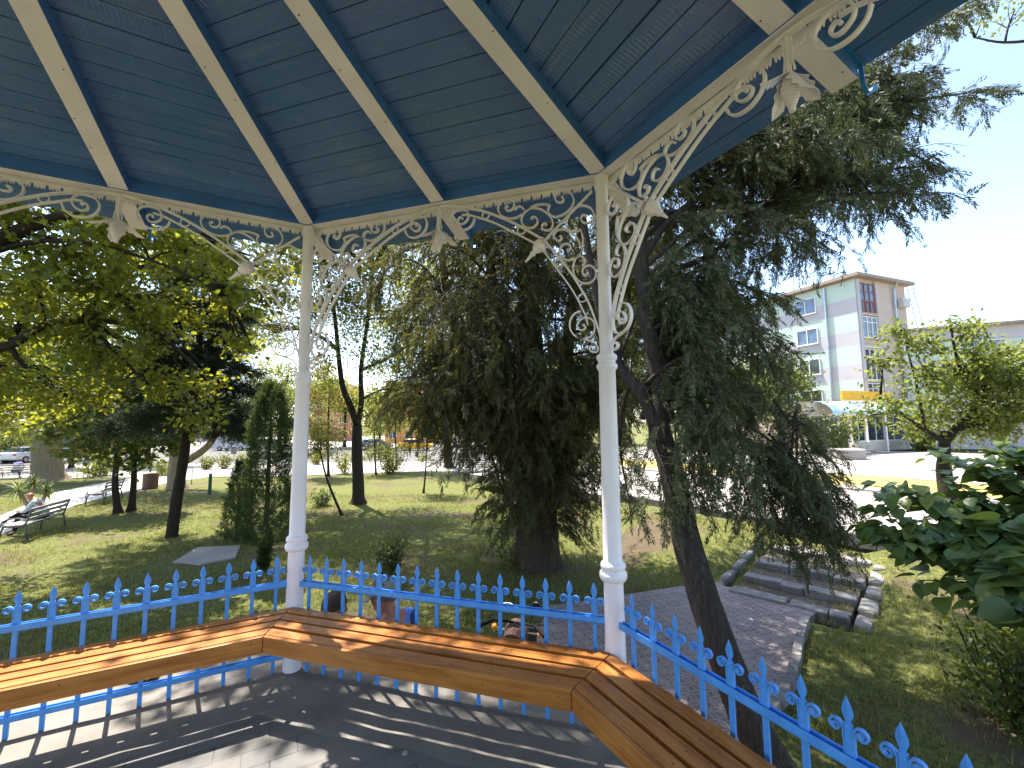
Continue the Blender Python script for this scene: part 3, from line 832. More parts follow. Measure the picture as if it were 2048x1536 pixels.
# concrete slab in the grass left of the columnar thuja
mb = MB(); q = gpts([(345,1128),(395,1098),(480,1094),(470,1118),(400,1132)])
mb.poly([(p[0], p[1]) for p in q], GZ+.05, th=.12)
tag(mb.build('ground_slab', M['plaza'], bevel=.01), 'flat grey concrete slab lying in the grass left of the columnar thuja', 'slab')

# grass blades: nobody could count them
def grass_blades(n, rmin, rmax):
    fw = RNG.uniform(2.5, rmax, n); rt = RNG.uniform(-1.35, 1.35, n)*fw
    P = CAM[None]*np.array([1, 1, 0]) + FH*fw[:, None] + RH*rt[:, None]
    keep = (np.hypot(P[:, 0], P[:, 1]) > 3.4)
    t = .698*(rt-4.13)+.716*(fw-8.47); l = .716*(rt-4.13)-.698*(fw-8.47)
    keep &= ~((t > -.35) & (t < 2.8) & (l > -.3) & (l < 2.1))
    keep &= ~((t > 3.0) & (rt > 3))
    # keep off patio and paths
    def inside(poly):
        px = np.array([p[0] for p in poly]); py = np.array([p[1] for p in poly]); r_ = np.zeros(len(P), bool); j = len(px)-1
        for i in range(len(px)):
            c = ((py[i] > P[:, 1]) != (py[j] > P[:, 1])) & (P[:, 0] < (px[j]-px[i])*(P[:, 1]-py[i])/(py[j]-py[i]+1e-12)+px[i]); r_ ^= c; j = i
        return r_
    keep &= ~inside(patio); keep &= ~inside(lp)
    # thin bare patches
    patch = np.sin(P[:, 0]*1.3+np.sin(P[:, 1]*.9))*np.cos(P[:, 1]*1.1+P[:, 0]*.4) + RNG.normal(0, .35, len(P))
    keep &= patch > -.45
    P = P[keep]; P[:, 2] = ground(P[:, 0], P[:, 1])
    W_ = []                                                        # weeds in the joints of the steps
    for i, (t0, t1) in enumerate(((-.25, .40), (.40, 1.12), (1.12, 2.02), (2.02, 2.9))):
        for q in range(60):
            tt_ = t1-.02-abs(RNG.normal(0, .16)) if RNG.random() < .6 else RNG.uniform(t0+.25, t1); ll = RNG.choice([RNG.uniform(0, 1.8), abs(RNG.normal(0, .2)), 1.8-abs(RNG.normal(0, .2))])
            p = S0*np.array([1, 1, 0])+sT*ll+sN*tt_; p[2] = GZ+.045+.112*i; W_.append(p)
    P = np.concatenate([P, np.array(W_)])
    m = len(P); B = 5
    P = np.repeat(P, B, 0)+np.concatenate([RNG.normal(0, .035, (m*B, 2)), np.zeros((m*B, 1))], 1)
    ang = RNG.uniform(0, 2*PI, m*B); H = RNG.uniform(.03, .085, m*B)*np.repeat(RNG.uniform(.6, 1.4, m), B); w = RNG.uniform(.004, .009, m*B)
    e = np.stack([np.cos(ang), np.sin(ang), 0*ang], 1); b = np.stack([-np.sin(ang), np.cos(ang), 0*ang], 1)
    lean = RNG.uniform(.1, .9, m*B)
    V = np.stack([P-e*w[:, None]-UP*.01, P+e*w[:, None]-UP*.01, P+b*(lean*H)[:, None]+UP*H[:, None]], 1).reshape(-1, 3)
    F = np.arange(len(V)).reshape(-1, 3)
    return npmesh('grass', V, F, M['grassblade'])
tag(grass_blades(60000, 2.5, 20), 'short uneven green grass covering the park lawn', 'grass', kind='stuff')

# ------------------------------------------------------------------ buildings
M['mint'] = paint('mint_render', (.46,.54,.465), (.52,.60,.525), .9, .5, .2, 20, .2)
M['lav'] = paint('lavender_render', (.45,.42,.43), (.51,.475,.485), .9, .5, .2, 20, .2)
M['beige'] = paint('beige_render', (.50,.41,.35), (.58,.48,.42), .9, .6, .2, 20, .2)
M['orange'] = paint('orange_render', (.68,.30,.09), (.78,.37,.12), .9, .4, .2, 20, .2)
M['cream'] = paint('cream_render', (.6,.52,.42), (.7,.6,.5), .9, .4, .2, 20, .2)
M['wframe'] = flat('white_window_frame', (.75,.74,.72), .4)
M['rframe'] = flat('red_window_frame', (.26,.07,.045), .45)
M['zinc'] = flat('zinc_downpipe', (.40,.45,.50), .35, .7)
M['roofd'] = flat('dark_roof_edge', (.32,.25,.20), .7)
M['black'] = flat('black_plastic', (.012,.012,.013), .45)
def rect(mb, o, X, z0, z1, s0, s1, n_, out, dep, m=0):
    """box on a wall: o wall origin, X along wall, n_ outward"""
    c = o + X*(s0+s1)/2 + UP*(z0+z1)/2 + n_*(out+dep/2)
    mb.box(c, s1-s0, dep, z1-z0, X, n_, UP, m)
def window(o, X, n_, s, z, w, h, par, frame, glass, cols=2, trans=False, out=0.0):
    mb = MB(); f = .07
    rect(mb, o, X, z, z+f, s, s+w, n_, out-.02, .08); rect(mb, o, X, z+h-f, z+h, s, s+w, n_, out-.02, .08)
    for i in range(cols+1):
        x = s+(w-f)*i/cols; rect(mb, o, X, z+f, z+h-f, x, x+f, n_, out-.022, .08)
    if trans: rect(mb, o, X, z+h*.72, z+h*.72+.06, s+f, s+w-f, n_, out-.018, .07)
    rect(mb, o, X, z-.05, z, s-.06, s+w+.06, n_, out, .14)
    fo = mb.build('window', frame, par); fo.location = tuple(-np.array(par.location))
    mb = MB(); rect(mb, o, X, z+.01, z+h-.01, s+.01, s+w-.01, n_, out-.03, .03)
    go = mb.build('pane', glass, par); go.parent = fo
    return fo
def bpart(mb, nm, mat, par, bev=0):
    o = mb.build(nm, mat, par, bevel=bev); o.location = tuple(-np.array(par.location)); return o
# apartment block with striped render
BC = at(1735, 849, 36); BC[2] = 0
th = R(21); bX = RH*math.cos(th)+FH*math.sin(th); bY = -RH*math.sin(th)+FH*math.cos(th)   # right face runs along bX, left face along bY
bL, bW, ZB, ZT = 15.0, 7.2, ZR+.1, 14.2
ab = empty('apartment_building', (BC[0], BC[1], ZB), 'five storey apartment block with mint green and lavender striped side wall and flat roof', 'building')
nL = -bX; nR = -bY
mb = MB(); band = 1.53; z = ZB
mb2 = MB()
# right hand (beige) volume core
c = BC + bX*(bW/2+.02) + bY*(bL/2+.02)
mb.box(c+UP*(ZB+ZT)/2, bW-.04, bL-.04, ZT-ZB, bX, bY); bpart(mb, 'wall', M['beige'], ab)
zs = [ZB, 3.9]; zz = 3.9; i = 0
bands = {0: MB(), 1: MB()}
zt = ZT-.15; col = 0
while zt > 3.2:
    zb_ = max(3.2, zt-(1.62 if col == 0 else 1.30))
    rect(bands[col], BC, bY, zb_, zt, 0, bL, nL, 0.0, .05); zt = zb_; col = 1-col
bpart(bands[0], 'wall_bands', M['mint'], ab); bpart(bands[1], 'wall_bands', M['lav'], ab)
for fl_ in range(4):
    window(BC, bY, nL, 3.4+.0, ZT-2.3-fl_*2.92, 2.0, 1.5, ab, M['wframe'], M['glassblue'] if fl_ < 2 else M['glass'], 2, out=.07)
    window(BC, bY, nL, 9.2, ZT-2.3-fl_*2.92, 2.0, 1.5, ab, M['wframe'], M['glass'], 2, out=.07)
mb = MB(); mb.tube([BC+bY*2.5+nL*.16+UP*(ZT-.2), BC+bY*2.5+nL*.16+UP*2.6], .09, 8); bpart(mb, 'downpipe', M['zinc'], ab)
mb = MB(); mb.tube([BC+bX*5.2+nR*.5+UP*(ZT+.1), BC+bX*5.2+nR*.16+UP*(ZT-.6), BC+bX*5.2+nR*.16+UP*9.2], .10, 8); bpart(mb, 'downpipe', M['zinc'], ab)
for fl_, (fm, gm) in enumerate(((M['rframe'], M['glassblue']), (M['wframe'], M['glassblue']), (M['wframe'], M['glass']), (M['wframe'], M['glass']))):
    zz = ZT-3.15-fl_*2.92
    w_ = window(BC, bX, nR, .28, zz+(.0 if fl_ in (0, 2) else .75), 2.1, 2.7 if fl_ in (0, 2) else 1.9, ab, fm, gm, 3, True, .06)
    if fl_ == 0:
        mb = MB(); rect(mb, BC, bX, zz+1.05, zz+1.15, .34, 2.32, nR, .10, .05)
        for q in range(7): rect(mb, BC, bX, zz+.05, zz+1.05, .5+q*.28, .54+q*.28, nR, .10, .04)
        o = mb.build('balcony_rail', M['rframe'], ab); o.parent = w_
mb = MB()
for fl_ in range(4): rect(mb, BC, bX, ZT-3.3-fl_*2.92, ZT-3.1-fl_*2.92, .1, 2.6, nR, .0, .18)
bpart(mb, 'balcony_slab', M['cream'], ab)
mb = MB(); rect(mb, BC, bX, 3, ZT-.2, .02, .22, nR, .0, .20); rect(mb, BC, bX, 3, ZT-.2, 2.45, 2.65, nR, .0, .20); bpart(mb, 'balcony_pier', M['lav'], ab)
mb = MB(); c = BC + bX*bW/2 + bY*bL/2
mb.box(c+UP*(ZT+.12), bW+1.1, bL+1.1, .22, bX, bY); mb.box(c+UP*(ZT+.28), bW+.9, bL+.9, .08, bX, bY); bpart(mb, 'roof', M['roofd'], ab)
mb = MB(); rect(mb, BC, bX, 12.0, 12.8, 5.7, 6.7, nR, .1, .42)
for q in range(6): rect(mb, BC, bX, 12.08+q*.11, 12.13+q*.11, 5.75, 6.2, nR, .52, .012)
bpart(mb, 'air_conditioner', flat('ac_grey', (.5,.48,.45), .5), ab)
mb = MB(); A = BC+bX*(bW+.1)+nR*.1
for s in (0, .45): mb.tube([A+UP*ZT-bY*s, A+bX*1.4+UP*9.1-bY*s], .03, 6)
for q in range(12):
    f = q/12; mb.tube([A+bX*1.4*f+UP*(ZT+(9.1-ZT)*f), A+bX*1.4*f+UP*(ZT+(9.1-ZT)*f)-bY*.45], .025, 5)
bpart(mb, 'roof_ladder', M['zinc'], ab)
# shop on the ground floor
SO = BC+nR*.4-bX*6.5
mb = MB(); rect(mb, SO, bX, ZB, ZB+.75, 3.2, 13, nR, .1, .25); rect(mb, SO, bX, ZB+3.0, 3.2, -2, 14, nR, .0, .4)
bpart(mb, 'shop_wall', M['cream'], ab)
for s, w in ((-1.5, 1.9), (3.3, 1.7), (5.3, 2.2), (7.7, 2.2), (10.2, 2.2)):
    window(SO, bX, nR, s, ZB+(.8 if s > 3 else .1), w, 2.1 if s > 3 else 2.8, ab, M['wframe'], M['glass'], 2, out=.2)
for s in (.6, 1.75):
    mb = MB(); rect(mb, SO, bX, ZB, ZB+2.85, s, s+.1, nR, .2, .1); rect(mb, SO, bX, ZB, ZB+2.85, s+.95, s+1.05, nR, .2, .1); rect(mb, SO, bX, ZB+2.75, ZB+2.85, s+.1, s+.95, nR, .2, .1); rect(mb, SO, bX, ZB+1.1, ZB+1.2, s+.1, s+.95, nR, .2, .09)
    rect(mb, SO, bX, ZB, ZB+.3, s+.1, s+.95, nR, .2, .09)
    d_ = bpart(mb, 'shop_door', M['wframe'], ab)
    mb = MB(); rect(mb, SO, bX, ZB+.3, ZB+2.75, s+.1, s+.95, nR, .21, .02); o = mb.build('pane', M['glass'], ab); o.parent = d_
mb = MB()
aw = [(0, 3.25), (.5, 3.15), (.95, 2.9), (1.3, 2.5), (1.32, 2.2)]
for (a, za), (b_, zb2) in zip(aw[:-1], aw[1:]):
    mb.hexa([SO+bX*-1+nR*(.3+a)+UP*(za-.04), SO+bX*-1+nR*(.3+b_)+UP*(zb2-.04), SO+bX*13+nR*(.3+b_)+UP*(zb2-.04), SO+bX*13+nR*(.3+a)+UP*(za-.04)],
            [SO+bX*-1+nR*(.3+a)+UP*za, SO+bX*-1+nR*(.3+b_)+UP*zb2, SO+bX*13+nR*(.3+b_)+UP*zb2, SO+bX*13+nR*(.3+a)+UP*za])
bpart(mb, 'awning', paint('awning_cloth', (.35,.62,.74), (.62,.74,.78), .5, .35, .1, 20), ab)
mb = MB(); rect(mb, SO, bX, 3.35, 4.1, 2.0, 8.2, nR, .4, .15); bpart(mb, 'sign_board', flat('yellow_sign', (.80,.42,.03), .5), ab)
mb = MB(); mb.tube([SO+bX*5.2+nR*1.62+UP*ZB, SO+bX*5.2+nR*1.62+UP*2.2], .06, 8); bpart(mb, 'awning_post', M['wframe'], ab)
# lower wing on the right
WC = at(1822, 849, 37.4); WC[2] = 0
wX = RH*math.cos(R(-24))+FH*math.sin(R(-24)); wn = -(-RH*math.sin(R(-24))+FH*math.cos(R(-24)))
lw = empty('low_building', (WC[0], WC[1], ZB), 'lower striped building at the right edge, adjoining the apartment block behind the yellow tree', 'building')
ZW = 9.6; LW = 22
mb = MB(); mb.box(WC+wX*LW/2-wn*4.05+UP*(ZB+ZW)/2, LW, 8, ZW-ZB, wX, wn); bpart(mb, 'wall', M['lav'], lw)
mb = MB()
for z0, z1 in ((ZW-2.7, ZW-1.2), (ZW-5.6, ZW-4.1)): rect(mb, WC, wX, z0, z1, 0, LW, wn, -.05, .08)
bpart(mb, 'wall_bands', M['mint'], lw)
for fl_ in range(3):
    for s in (4.4, 9.2, 14.0, 18.0): window(WC, wX, wn, s, ZW-2.75-fl_*2.9, 2.2, 1.55, lw, M['wframe'], M['glassblue'], 2, out=.05)
mb = MB(); mb.box(WC+wX*LW/2-wn*4+UP*(ZW+.1), LW+.6, 8.9, .2, wX, wn); bpart(mb, 'roof', M['roofd'], lw)
mb = MB(); mb.tube([WC+wX*1.4+wn*.15+UP*(ZW-.3), WC+wX*1.4+wn*.15+UP*ZB], .09, 8); bpart(mb, 'downpipe', M['zinc'], lw)
mb = MB(); mb.lathe(gp(1692, 921)*np.array([1,1,0])+UP*(ZR+.1), UP, [(0, 1.0), (.05, 1.05), (.62, 1.05), (.65, .95), (.6, .9)], 24)
tag(mb.build('round_planter', M['plaza'], smooth=False), 'round pale concrete planter on the pavement before the shop', 'planter')
def block(name, px, d, w, dp, ztop, yaw, mat, label, rows, cols, roofm, frame=None, glass=None, red=False):
    o = at(px, 849, d); o[2] = 0; X = RH*math.cos(yaw)+FH*math.sin(yaw); Y = -RH*math.sin(yaw)+FH*math.cos(yaw)
    e = empty(name, (o[0], o[1], GZ), label, 'building')
    mb = MB(); mb.box(o+X*w/2+Y*dp/2+UP*(GZ+ztop)/2, w, dp, ztop-GZ, X, Y); bpart(mb, 'wall', mat, e)
    mb = MB(); mb.box(o+X*w/2+Y*dp/2+UP*(ztop+.15), w+.8, dp+.8, .3, X, Y); mb.box(o+X*w*.3+Y*dp*.4+UP*(ztop+.8), .8, .8, 1.2, X, Y); bpart(mb, 'roof', roofm, e)
    fh = (ztop-GZ)/rows
    for r_ in range(rows):
        for c_ in range(cols):
            window(o, X, -Y, w*(c_+.22)/cols, GZ+fh*r_+fh*.3, w/cols*.5, fh*.5, e, frame or M['wframe'], glass or M['glass'], 2, out=.03)
        mb = MB(); rect(mb, o, X, GZ+fh*(r_+1)-.25, GZ+fh*(r_+1), 0, w, -Y, 0, .08); bpart(mb, 'cornice', M['cream'], e)
    return e
block('orange_building', 770, 78, 9.5, 12, 9.6, R(-8), M['orange'], 'orange apartment house with pale cornices seen through the trees left of the big thuja', 4, 3, M['roofd'])
block('red_roofed_building', 628, 92, 7, 10, 10.6, R(6), paint('brick_red_render', (.34,.12,.09), (.45,.18,.13), .9, .5, .2, 20), 'reddish brown apartment house just right of the left white post, far away', 4, 3, M['roofd'])
block('left_building', -250, 46, 20, 10, 7.6, R(10), M['orange'], 'orange house with wide white windows at the left edge behind the maple', 3, 4, M['roofd'], glass=M['glassblue'])
block('white_building', 250, 96, 17, 10, 8.5, R(0), M['cream'], 'cream apartment house across the square, mostly hidden behind the dark fir', 3, 5, M['roofd'])

# ------------------------------------------------------------------ cars
M['tyre'] = flat('tyre_rubber', (.015,.015,.015), .85); M['rim'] = flat('alloy_rim', (.45,.45,.46), .3, .8)
M['cglass'] = mat_glass('car_glass', (.02,.025,.03)); M['tail'] = flat('tail_lamp', (.45,.02,.02), .25)
M['lampc'] = flat('clear_lamp', (.7,.7,.68), .2)
def car(px, d, yaw, col, label, kind='car', z=GZ+.03):
    o = at(px, 849, d); o[2] = z
    e = empty('parked_'+kind, o, label, kind, 'vehicles parked along the road')
    X = RH*math.cos(yaw)+FH*math.sin(yaw); Y = -RH*math.sin(yaw)+FH*math.cos(yaw)
    tall = {'car': 1.45, 'van': 2.2, 'taxi': 1.45}[kind]; L = 4.3 if kind != 'van' else 5.6
    mat = paint(label[:14].replace(' ', '_')+'_paint', tuple(c*.92 for c in col), tuple(min(1, c*1.06) for c in col), .25, 3, 0, 20, .6)
    if kind == 'van': st_ = [(-L/2, .35, 1.9, .9), (-L/2+.1, .3, 2.15, .92), (1.2, .3, 2.2, .92), (1.75, .3, 1.45, .9), (2.5, .32, 1.15, .88), (L/2, .4, .8, .8)]
    else: st_ = [(-L/2, .42, .85, .78), (-L/2+.12, .30, 1.0, .84), (-1.5, .25, 1.02, .88), (-.2, .25, .98, .88), (.8, .25, .96, .88), (1.75, .28, .84, .86), (L/2-.1, .34, .70, .80), (L/2, .42, .6, .72)]
    mb = MB(); rings = []
    for x, z0, z1, w in st_:
        rings.append([o+X*x+Y*s*w*k_+UP*q for s, k_, q in ((-1, .93, z0), (-1, 1, (z0+z1)*.5), (-1, .94, z1), (1, .94, z1), (1, 1, (z0+z1)*.5), (1, .93, z0))])
    vs = [v for r_ in rings for v in r_]; fs = []
    for i in range(len(rings)-1):
        for q in range(6): fs.append((i*6+q, i*6+(q+1) % 6, (i+1)*6+(q+1) % 6, (i+1)*6+q))
    fs += [(5,4,3,2,1,0), tuple((len(rings)-1)*6+q for q in range(6))]
    mb.add(vs, fs); b = bpart(mb, 'body', mat, e, .05)
    if kind != 'van':
        mb = MB(); mb.hexa([o+X*-1.75-Y*.80+UP*.98, o+X*1.25-Y*.80+UP*.94, o+X*1.25+Y*.80+UP*.94, o+X*-1.75+Y*.80+UP*.98], [o+X*-1.2-Y*.62+UP*1.40, o+X*.45-Y*.62+UP*1.42, o+X*.45+Y*.62+UP*1.42, o+X*-1.2+Y*.62+UP*1.40]); bpart(mb, 'windows', M['cglass'], e, .03)
        mb = MB(); mb.hexa([o+X*-1.22-Y*.64+UP*1.395, o+X*.47-Y*.64+UP*1.41, o+X*.47+Y*.64+UP*1.41, o+X*-1.22+Y*.64+UP*1.395], [o+X*-1.1-Y*.56+UP*1.46, o+X*.35-Y*.56+UP*1.475, o+X*.35+Y*.56+UP*1.475, o+X*-1.1+Y*.56+UP*1.46]); bpart(mb, 'roof', mat, e, .02)
    else:
        mb = MB(); mb.hexa([o+X*1.24-Y*.86+UP*1.55, o+X*1.70-Y*.86+UP*1.45, o+X*1.70+Y*.86+UP*1.45, o+X*1.24+Y*.86+UP*1.55], [o+X*1.1-Y*.80+UP*2.1, o+X*1.3-Y*.80+UP*2.1, o+X*1.3+Y*.80+UP*2.1, o+X*1.1+Y*.80+UP*2.1]); bpart(mb, 'windows', M['cglass'], e, .02)
    for x in (-1.35, 1.35):
        for s in (-1, 1):
            mb = MB(); mb.lathe(o+X*x+Y*s*.70+UP*.32, Y*s, [(0, .2), (.0, .32), (.17, .32), (.19, .29), (.19, .2)], 18); w_ = bpart(mb, 'wheel', M['tyre'], e)
            mb = MB(); mb.lathe(o+X*x+Y*s*.885+UP*.32, Y*s, [(0, .20), (.02, .19), (.01, .06), (.025, .04)], 12); r_ = mb.build('rim', M['rim'], e); r_.parent = w_
    for s in (-1, 1):
        mb = MB(); mb.box(o-X*(L/2+.005)+Y*s*.62+UP*.8, .05, .28, .16, X, Y); bpart(mb, 'tail_lamp', M['tail'], e, .02)
        mb = MB(); mb.box(o+X*(L/2-.06)+Y*s*.58+UP*.62, .12, .3, .14, X, Y); bpart(mb, 'headlight', M['lampc'], e, .03)
    return e
car(66, 41, R(97), (.68,.68,.67), 'white hatchback seen from behind, behind the far seated person at the left edge')
car(35, 44, R(95), (.07,.07,.08), 'dark grey car parked just left of the white hatchback')
car(-8, 44, R(95), (.42,.03,.025), 'red car cut by the left edge of the picture')
car(470, 58, R(4), (.70,.72,.74), 'long white van on the road behind the columnar thuja', 'van')
car(540, 60, R(4), (.66,.68,.70), 'white hatchback on the road just left of the left white post')
car(832, 54, R(3), (.80,.45,.03), 'yellow taxi on the road between the park saplings', 'taxi')
car(752, 56, R(3), (.09,.10,.12), 'dark car on the road left of the yellow taxi')

# ------------------------------------------------------------------ park benches
M['slat_grey'] = paint('weathered_bench_slat', (.22,.21,.19), (.34,.325,.30), .6, 4, .3, 40)
M['castiron'] = flat('grey_cast_iron', (.10,.10,.105), .5)
def park_bench(P, yaw, label):
    e = empty('park_bench', P, label, 'park bench', 'park benches along the garden path'); e.rotation_euler = (0, 0, yaw)
    W_ = 1.7
    for s in (-1, 1):
        mb = MB(); y = s*W_/2                                       # x: forward (seat front), y: along
        mb.tube([(-.32, y, 0), (-.26, y, .3), (-.24, y, .43), (-.30, y, .66), (-.36, y, .88)], .024, 8)
        mb.tube([(.30, y, 0), (.26, y, .3), (.22, y, .42)], .024, 8)
        mb.tube([(-.25, y, .40), (0, y, .39), (.24, y, .41)], .022, 8)
        mb.tube([(.0+.27*math.cos(a), y, .52+.11*math.sin(a)) for a in np.linspace(0, 2*PI, 22)], .018, 6)
        mb.tube([(.27, y, .52), (.31, y, .36), (.28, y, .2)], .018, 6)
        mb.build('side_frame', M['castiron'], e, smooth=True)
    for q in range(5):
        mb = MB(); mb.box((-.18+q*.1, 0, .435), .075, W_+.06, .03); mb.build('seat_slat', M['slat_grey'], e, bevel=.005)
    for q in range(3):
        mb = MB(); z = .58+q*.135; mb.box((-.268-q*.038, 0, z), .028, W_+.06, .085, (.96, 0, .27), (0, 1, 0), (-.27, 0, .96)); mb.build('back_slat', M['slat_grey'], e, bevel=.005)
    return e
def facing(P0, P1): d = np.array(P1)-np.array(P0); return math.atan2(d[1], d[0])
bA0, bA1 = gp(46, 1084), gp(138, 1052); ya = facing(bA0, bA1)
bc = (bA0+bA1)/2; nb = np.array([-(bA1-bA0)[1], (bA1-bA0)[0], 0]); nb /= np.linalg.norm(nb)
if nb@RH > 0: nb = -nb
yawA = math.atan2(nb[1], nb[0])
PA = bc + nb*.32
park_bench(PA, yawA, 'weathered grey park bench carrying the bald man, at the left edge')
b2a, b2b = gp(182, 1019), gp(262, 988)
PB = (b2a+b2b)/2 + nb*.3
park_bench(PB, yawA+.06, 'empty weathered park bench by the path behind two slim trunks')
PC = gp(32, 957); park_bench(PC, YAW+.3, 'distant park bench under the person in the blue shirt')
park_bench(gp(944, 947), R(20), 'dark park bench far off, half hidden left of the big thuja')

# ------------------------------------------------------------------ people
M['skin'] = paint('skin', (.30,.115,.075), (.38,.16,.11), .5, 20, .05, 60)
def skinmesh(name, J, E, Rd, mat, par, sub=2, root=0):
    me = bpy.data.meshes.new(name); me.from_pydata([tuple(map(float, j)) for j in J], E, []); me.materials.append(mat)
    o = bpy.data.objects.new(name, me); COL.objects.link(o); o.parent = par
    o.modifiers.new('skin', 'SKIN')
    sv = me.skin_vertices[0].data
    for i, r_ in enumerate(Rd):
        sv[i].radius = (r_, r_) if not hasattr(r_, '__len__') else r_
        sv[i].use_root = (i == root)
    o.modifiers['skin'].use_smooth_shade = True
    sb = o.modifiers.new('sub', 'SUBSURF'); sb.levels = sub; sb.render_levels = sub
    return o
def person(P, yaw, label, pose, shirt, trousers, hair=None, cap=None, scale=1.0, group=None, shoes=(.03,.025,.02)):
    """pose: joint name -> local position (x forward, y left, z up)"""
    e = empty('person', P, label, 'person', group); e.rotation_euler = (0, 0, yaw); e.scale = (scale,)*3
    p = {k: np.array(v, float) for k, v in pose.items()}
    J = []; E = []; Rd = []; ix = {}
    def ad(n_, pos, r_, par_=None):
        ix[n_] = len(J); J.append(pos); Rd.append(r_)
        if par_ is not None: E.append((ix[par_], ix[n_]))
    ad('pel', p['pel'], (.13, .12)); ad('wst', p['wst'], (.125, .11), 'pel'); ad('cst', p['cst'], (.15, .115), 'wst'); ad('nk', p['nk'], .055, 'cst')
    hd = p['head']; fw = p.get('look', np.array([1, 0, 0.0])); fw = fw/np.linalg.norm(fw); up = hd-p['nk']; up /= np.linalg.norm(up); up = up-fw*(up@fw); up /= np.linalg.norm(up); sd = np.cross(up, fw)
    ad('jaw', hd-up*.075+fw*.018, (.058, .066), 'nk'); ad('face', hd-up*.005+fw*.012, (.074, .088), 'jaw'); ad('brow', hd+up*.06, (.076, .092), 'face'); ad('crown', hd+up*.105-fw*.012, (.05, .06), 'brow')
    ad('nose', hd-up*.022+fw*.118, .011, 'face')
    for s, q in ((1, 'l'), (-1, 'r')):
        ad('ear'+q, hd-up*.01+sd*s*.088-fw*.01, .014, 'face')
        ad('sh'+q, p['sh'+q], .062, 'cst'); ad('el'+q, p['el'+q], .042, 'sh'+q); ad('wr'+q, p['wr'+q], .029, 'el'+q)
        hv = p['wr'+q]-p['el'+q]; hv /= np.linalg.norm(hv); ad('pa'+q, p['wr'+q]+hv*.06, (.034, .022), 'wr'+q)
        b1 = np.cross(hv, fw if abs(hv@fw) < .9 else UP); b1 /= np.linalg.norm(b1); b2 = np.cross(hv, b1)
        for i, (off, ln) in enumerate(((-.030, .055), (-.010, .070), (.010, .066), (.028, .052))):
            ad('f%d' % i+q, p['wr'+q]+hv*.10+b1*off, .009, 'pa'+q); ad('g%d' % i+q, p['wr'+q]+hv*(.10+ln*.8)+b1*off*1.1+b2*.022, .0075, 'f%d' % i+q)
        ad('th'+q, p['wr'+q]+hv*.055-b1*.048+b2*.01, .010, 'pa'+q)
        ad('hp'+q, p['hp'+q], .085, 'pel'); ad('kn'+q, p['kn'+q], .056, 'hp'+q); ad('an'+q, p['an'+q], .036, 'kn'+q); ad('to'+q, p['to'+q], .032, 'an'+q)
    skinmesh('body', J, E, Rd, M['skin'], e)
    def cloth(nm, chain, col, root):
        J2 = []; E2 = []; R2 = []; i2 = {}
        for n_, pos, r_, par_ in chain:
            i2[n_] = len(J2); J2.append(pos); R2.append(r_)
            if par_: E2.append((i2[par_], i2[n_]))
        return skinmesh(nm, J2, E2, R2, paint('%s_%s_cloth' % (nm, label[:8].replace(' ', '_')), tuple(c*.8 for c in col), tuple(min(1, c*1.15) for c in col), .85, 14, .3, 120, .2), e)
    ch = [('w', p['pel'], (.15, .135), None), ('m', p['wst'], (.148, .13), 'w'), ('c', p['cst'], (.168, .135), 'm'), ('n', p['cst']*.25+p['nk']*.75, (.075, .07), 'c')]
    for q in 'lr':
        ch += [('s'+q, p['sh'+q], .078, 'c'), ('e'+q, p['sh'+q]*.2+p['el'+q]*.8, .064, 's'+q)]
        if pose.get('long'): ch += [('x'+q, p['el'+q], .056, 'e'+q), ('y'+q, p['el'+q]*.12+p['wr'+q]*.88, .042, 'x'+q)]
    cloth('shirt', ch, shirt, 0)
    ch = [('w', p['pel'], (.145, .13), None)]
    for q in 'lr': ch += [('h'+q, p['hp'+q], .10, 'w'), ('k'+q, p['kn'+q], .073, 'h'+q), ('a'+q, p['an'+q]*.93+p['kn'+q]*.07, .056, 'k'+q)]
    cloth('trousers', ch, trousers, 0)
    for q in 'lr': skinmesh('shoe', [p['an'+q]-UP*.02, (p['an'+q]+p['to'+q])/2-UP*.015, p['to'+q]], [(0, 1), (1, 2)], [.05, .047, .042], flat('shoe_leather', shoes, .5), e)
    mb = MB()
    for s in (-1, 1): mb.lathe(hd+up*.022+fw*.083+sd*s*.032, fw, [(0, .012), (.008, .009), (.011, .002)], 8)
    mb.build('eye', M['black'], e, smooth=True)
    mb = MB(); mb.tube([hd-up*.064+fw*.092-sd*.024, hd-up*.066+fw*.099, hd-up*.064+fw*.092+sd*.024], .005, 6); mb.build('mouth', flat('lip', (.25,.08,.07), .5), e)
    if hair is not None:
        mb = MB(); n1, n2 = 10, 18; vs = []; fs = []
        for i in range(n1+1):
            a = i/n1*PI*.60
            for k_ in range(n2):
                b_ = 2*PI*k_/n2; back = .5-.5*math.cos(b_)
                aa = a*(.72+.42*back)
                rr = 1+.03*random.uniform(-1, 1)
                vs.append(hd+up*.022-fw*.006+(up*math.cos(aa)*.125+(fw*math.cos(b_)*.108+sd*math.sin(b_)*.094)*math.sin(aa))*rr)
        for i in range(n1):
            for k_ in range(n2): fs.append((i*n2+k_, (i+1)*n2+k_, (i+1)*n2+(k_+1) % n2, i*n2+(k_+1) % n2))
        mb.add(vs, fs); mb.build('hair', paint('hair_'+label[:6].strip(), tuple(c*.7 for c in hair), tuple(c*1.3 for c in hair), .6, 60, .6, 200), e, smooth=True)
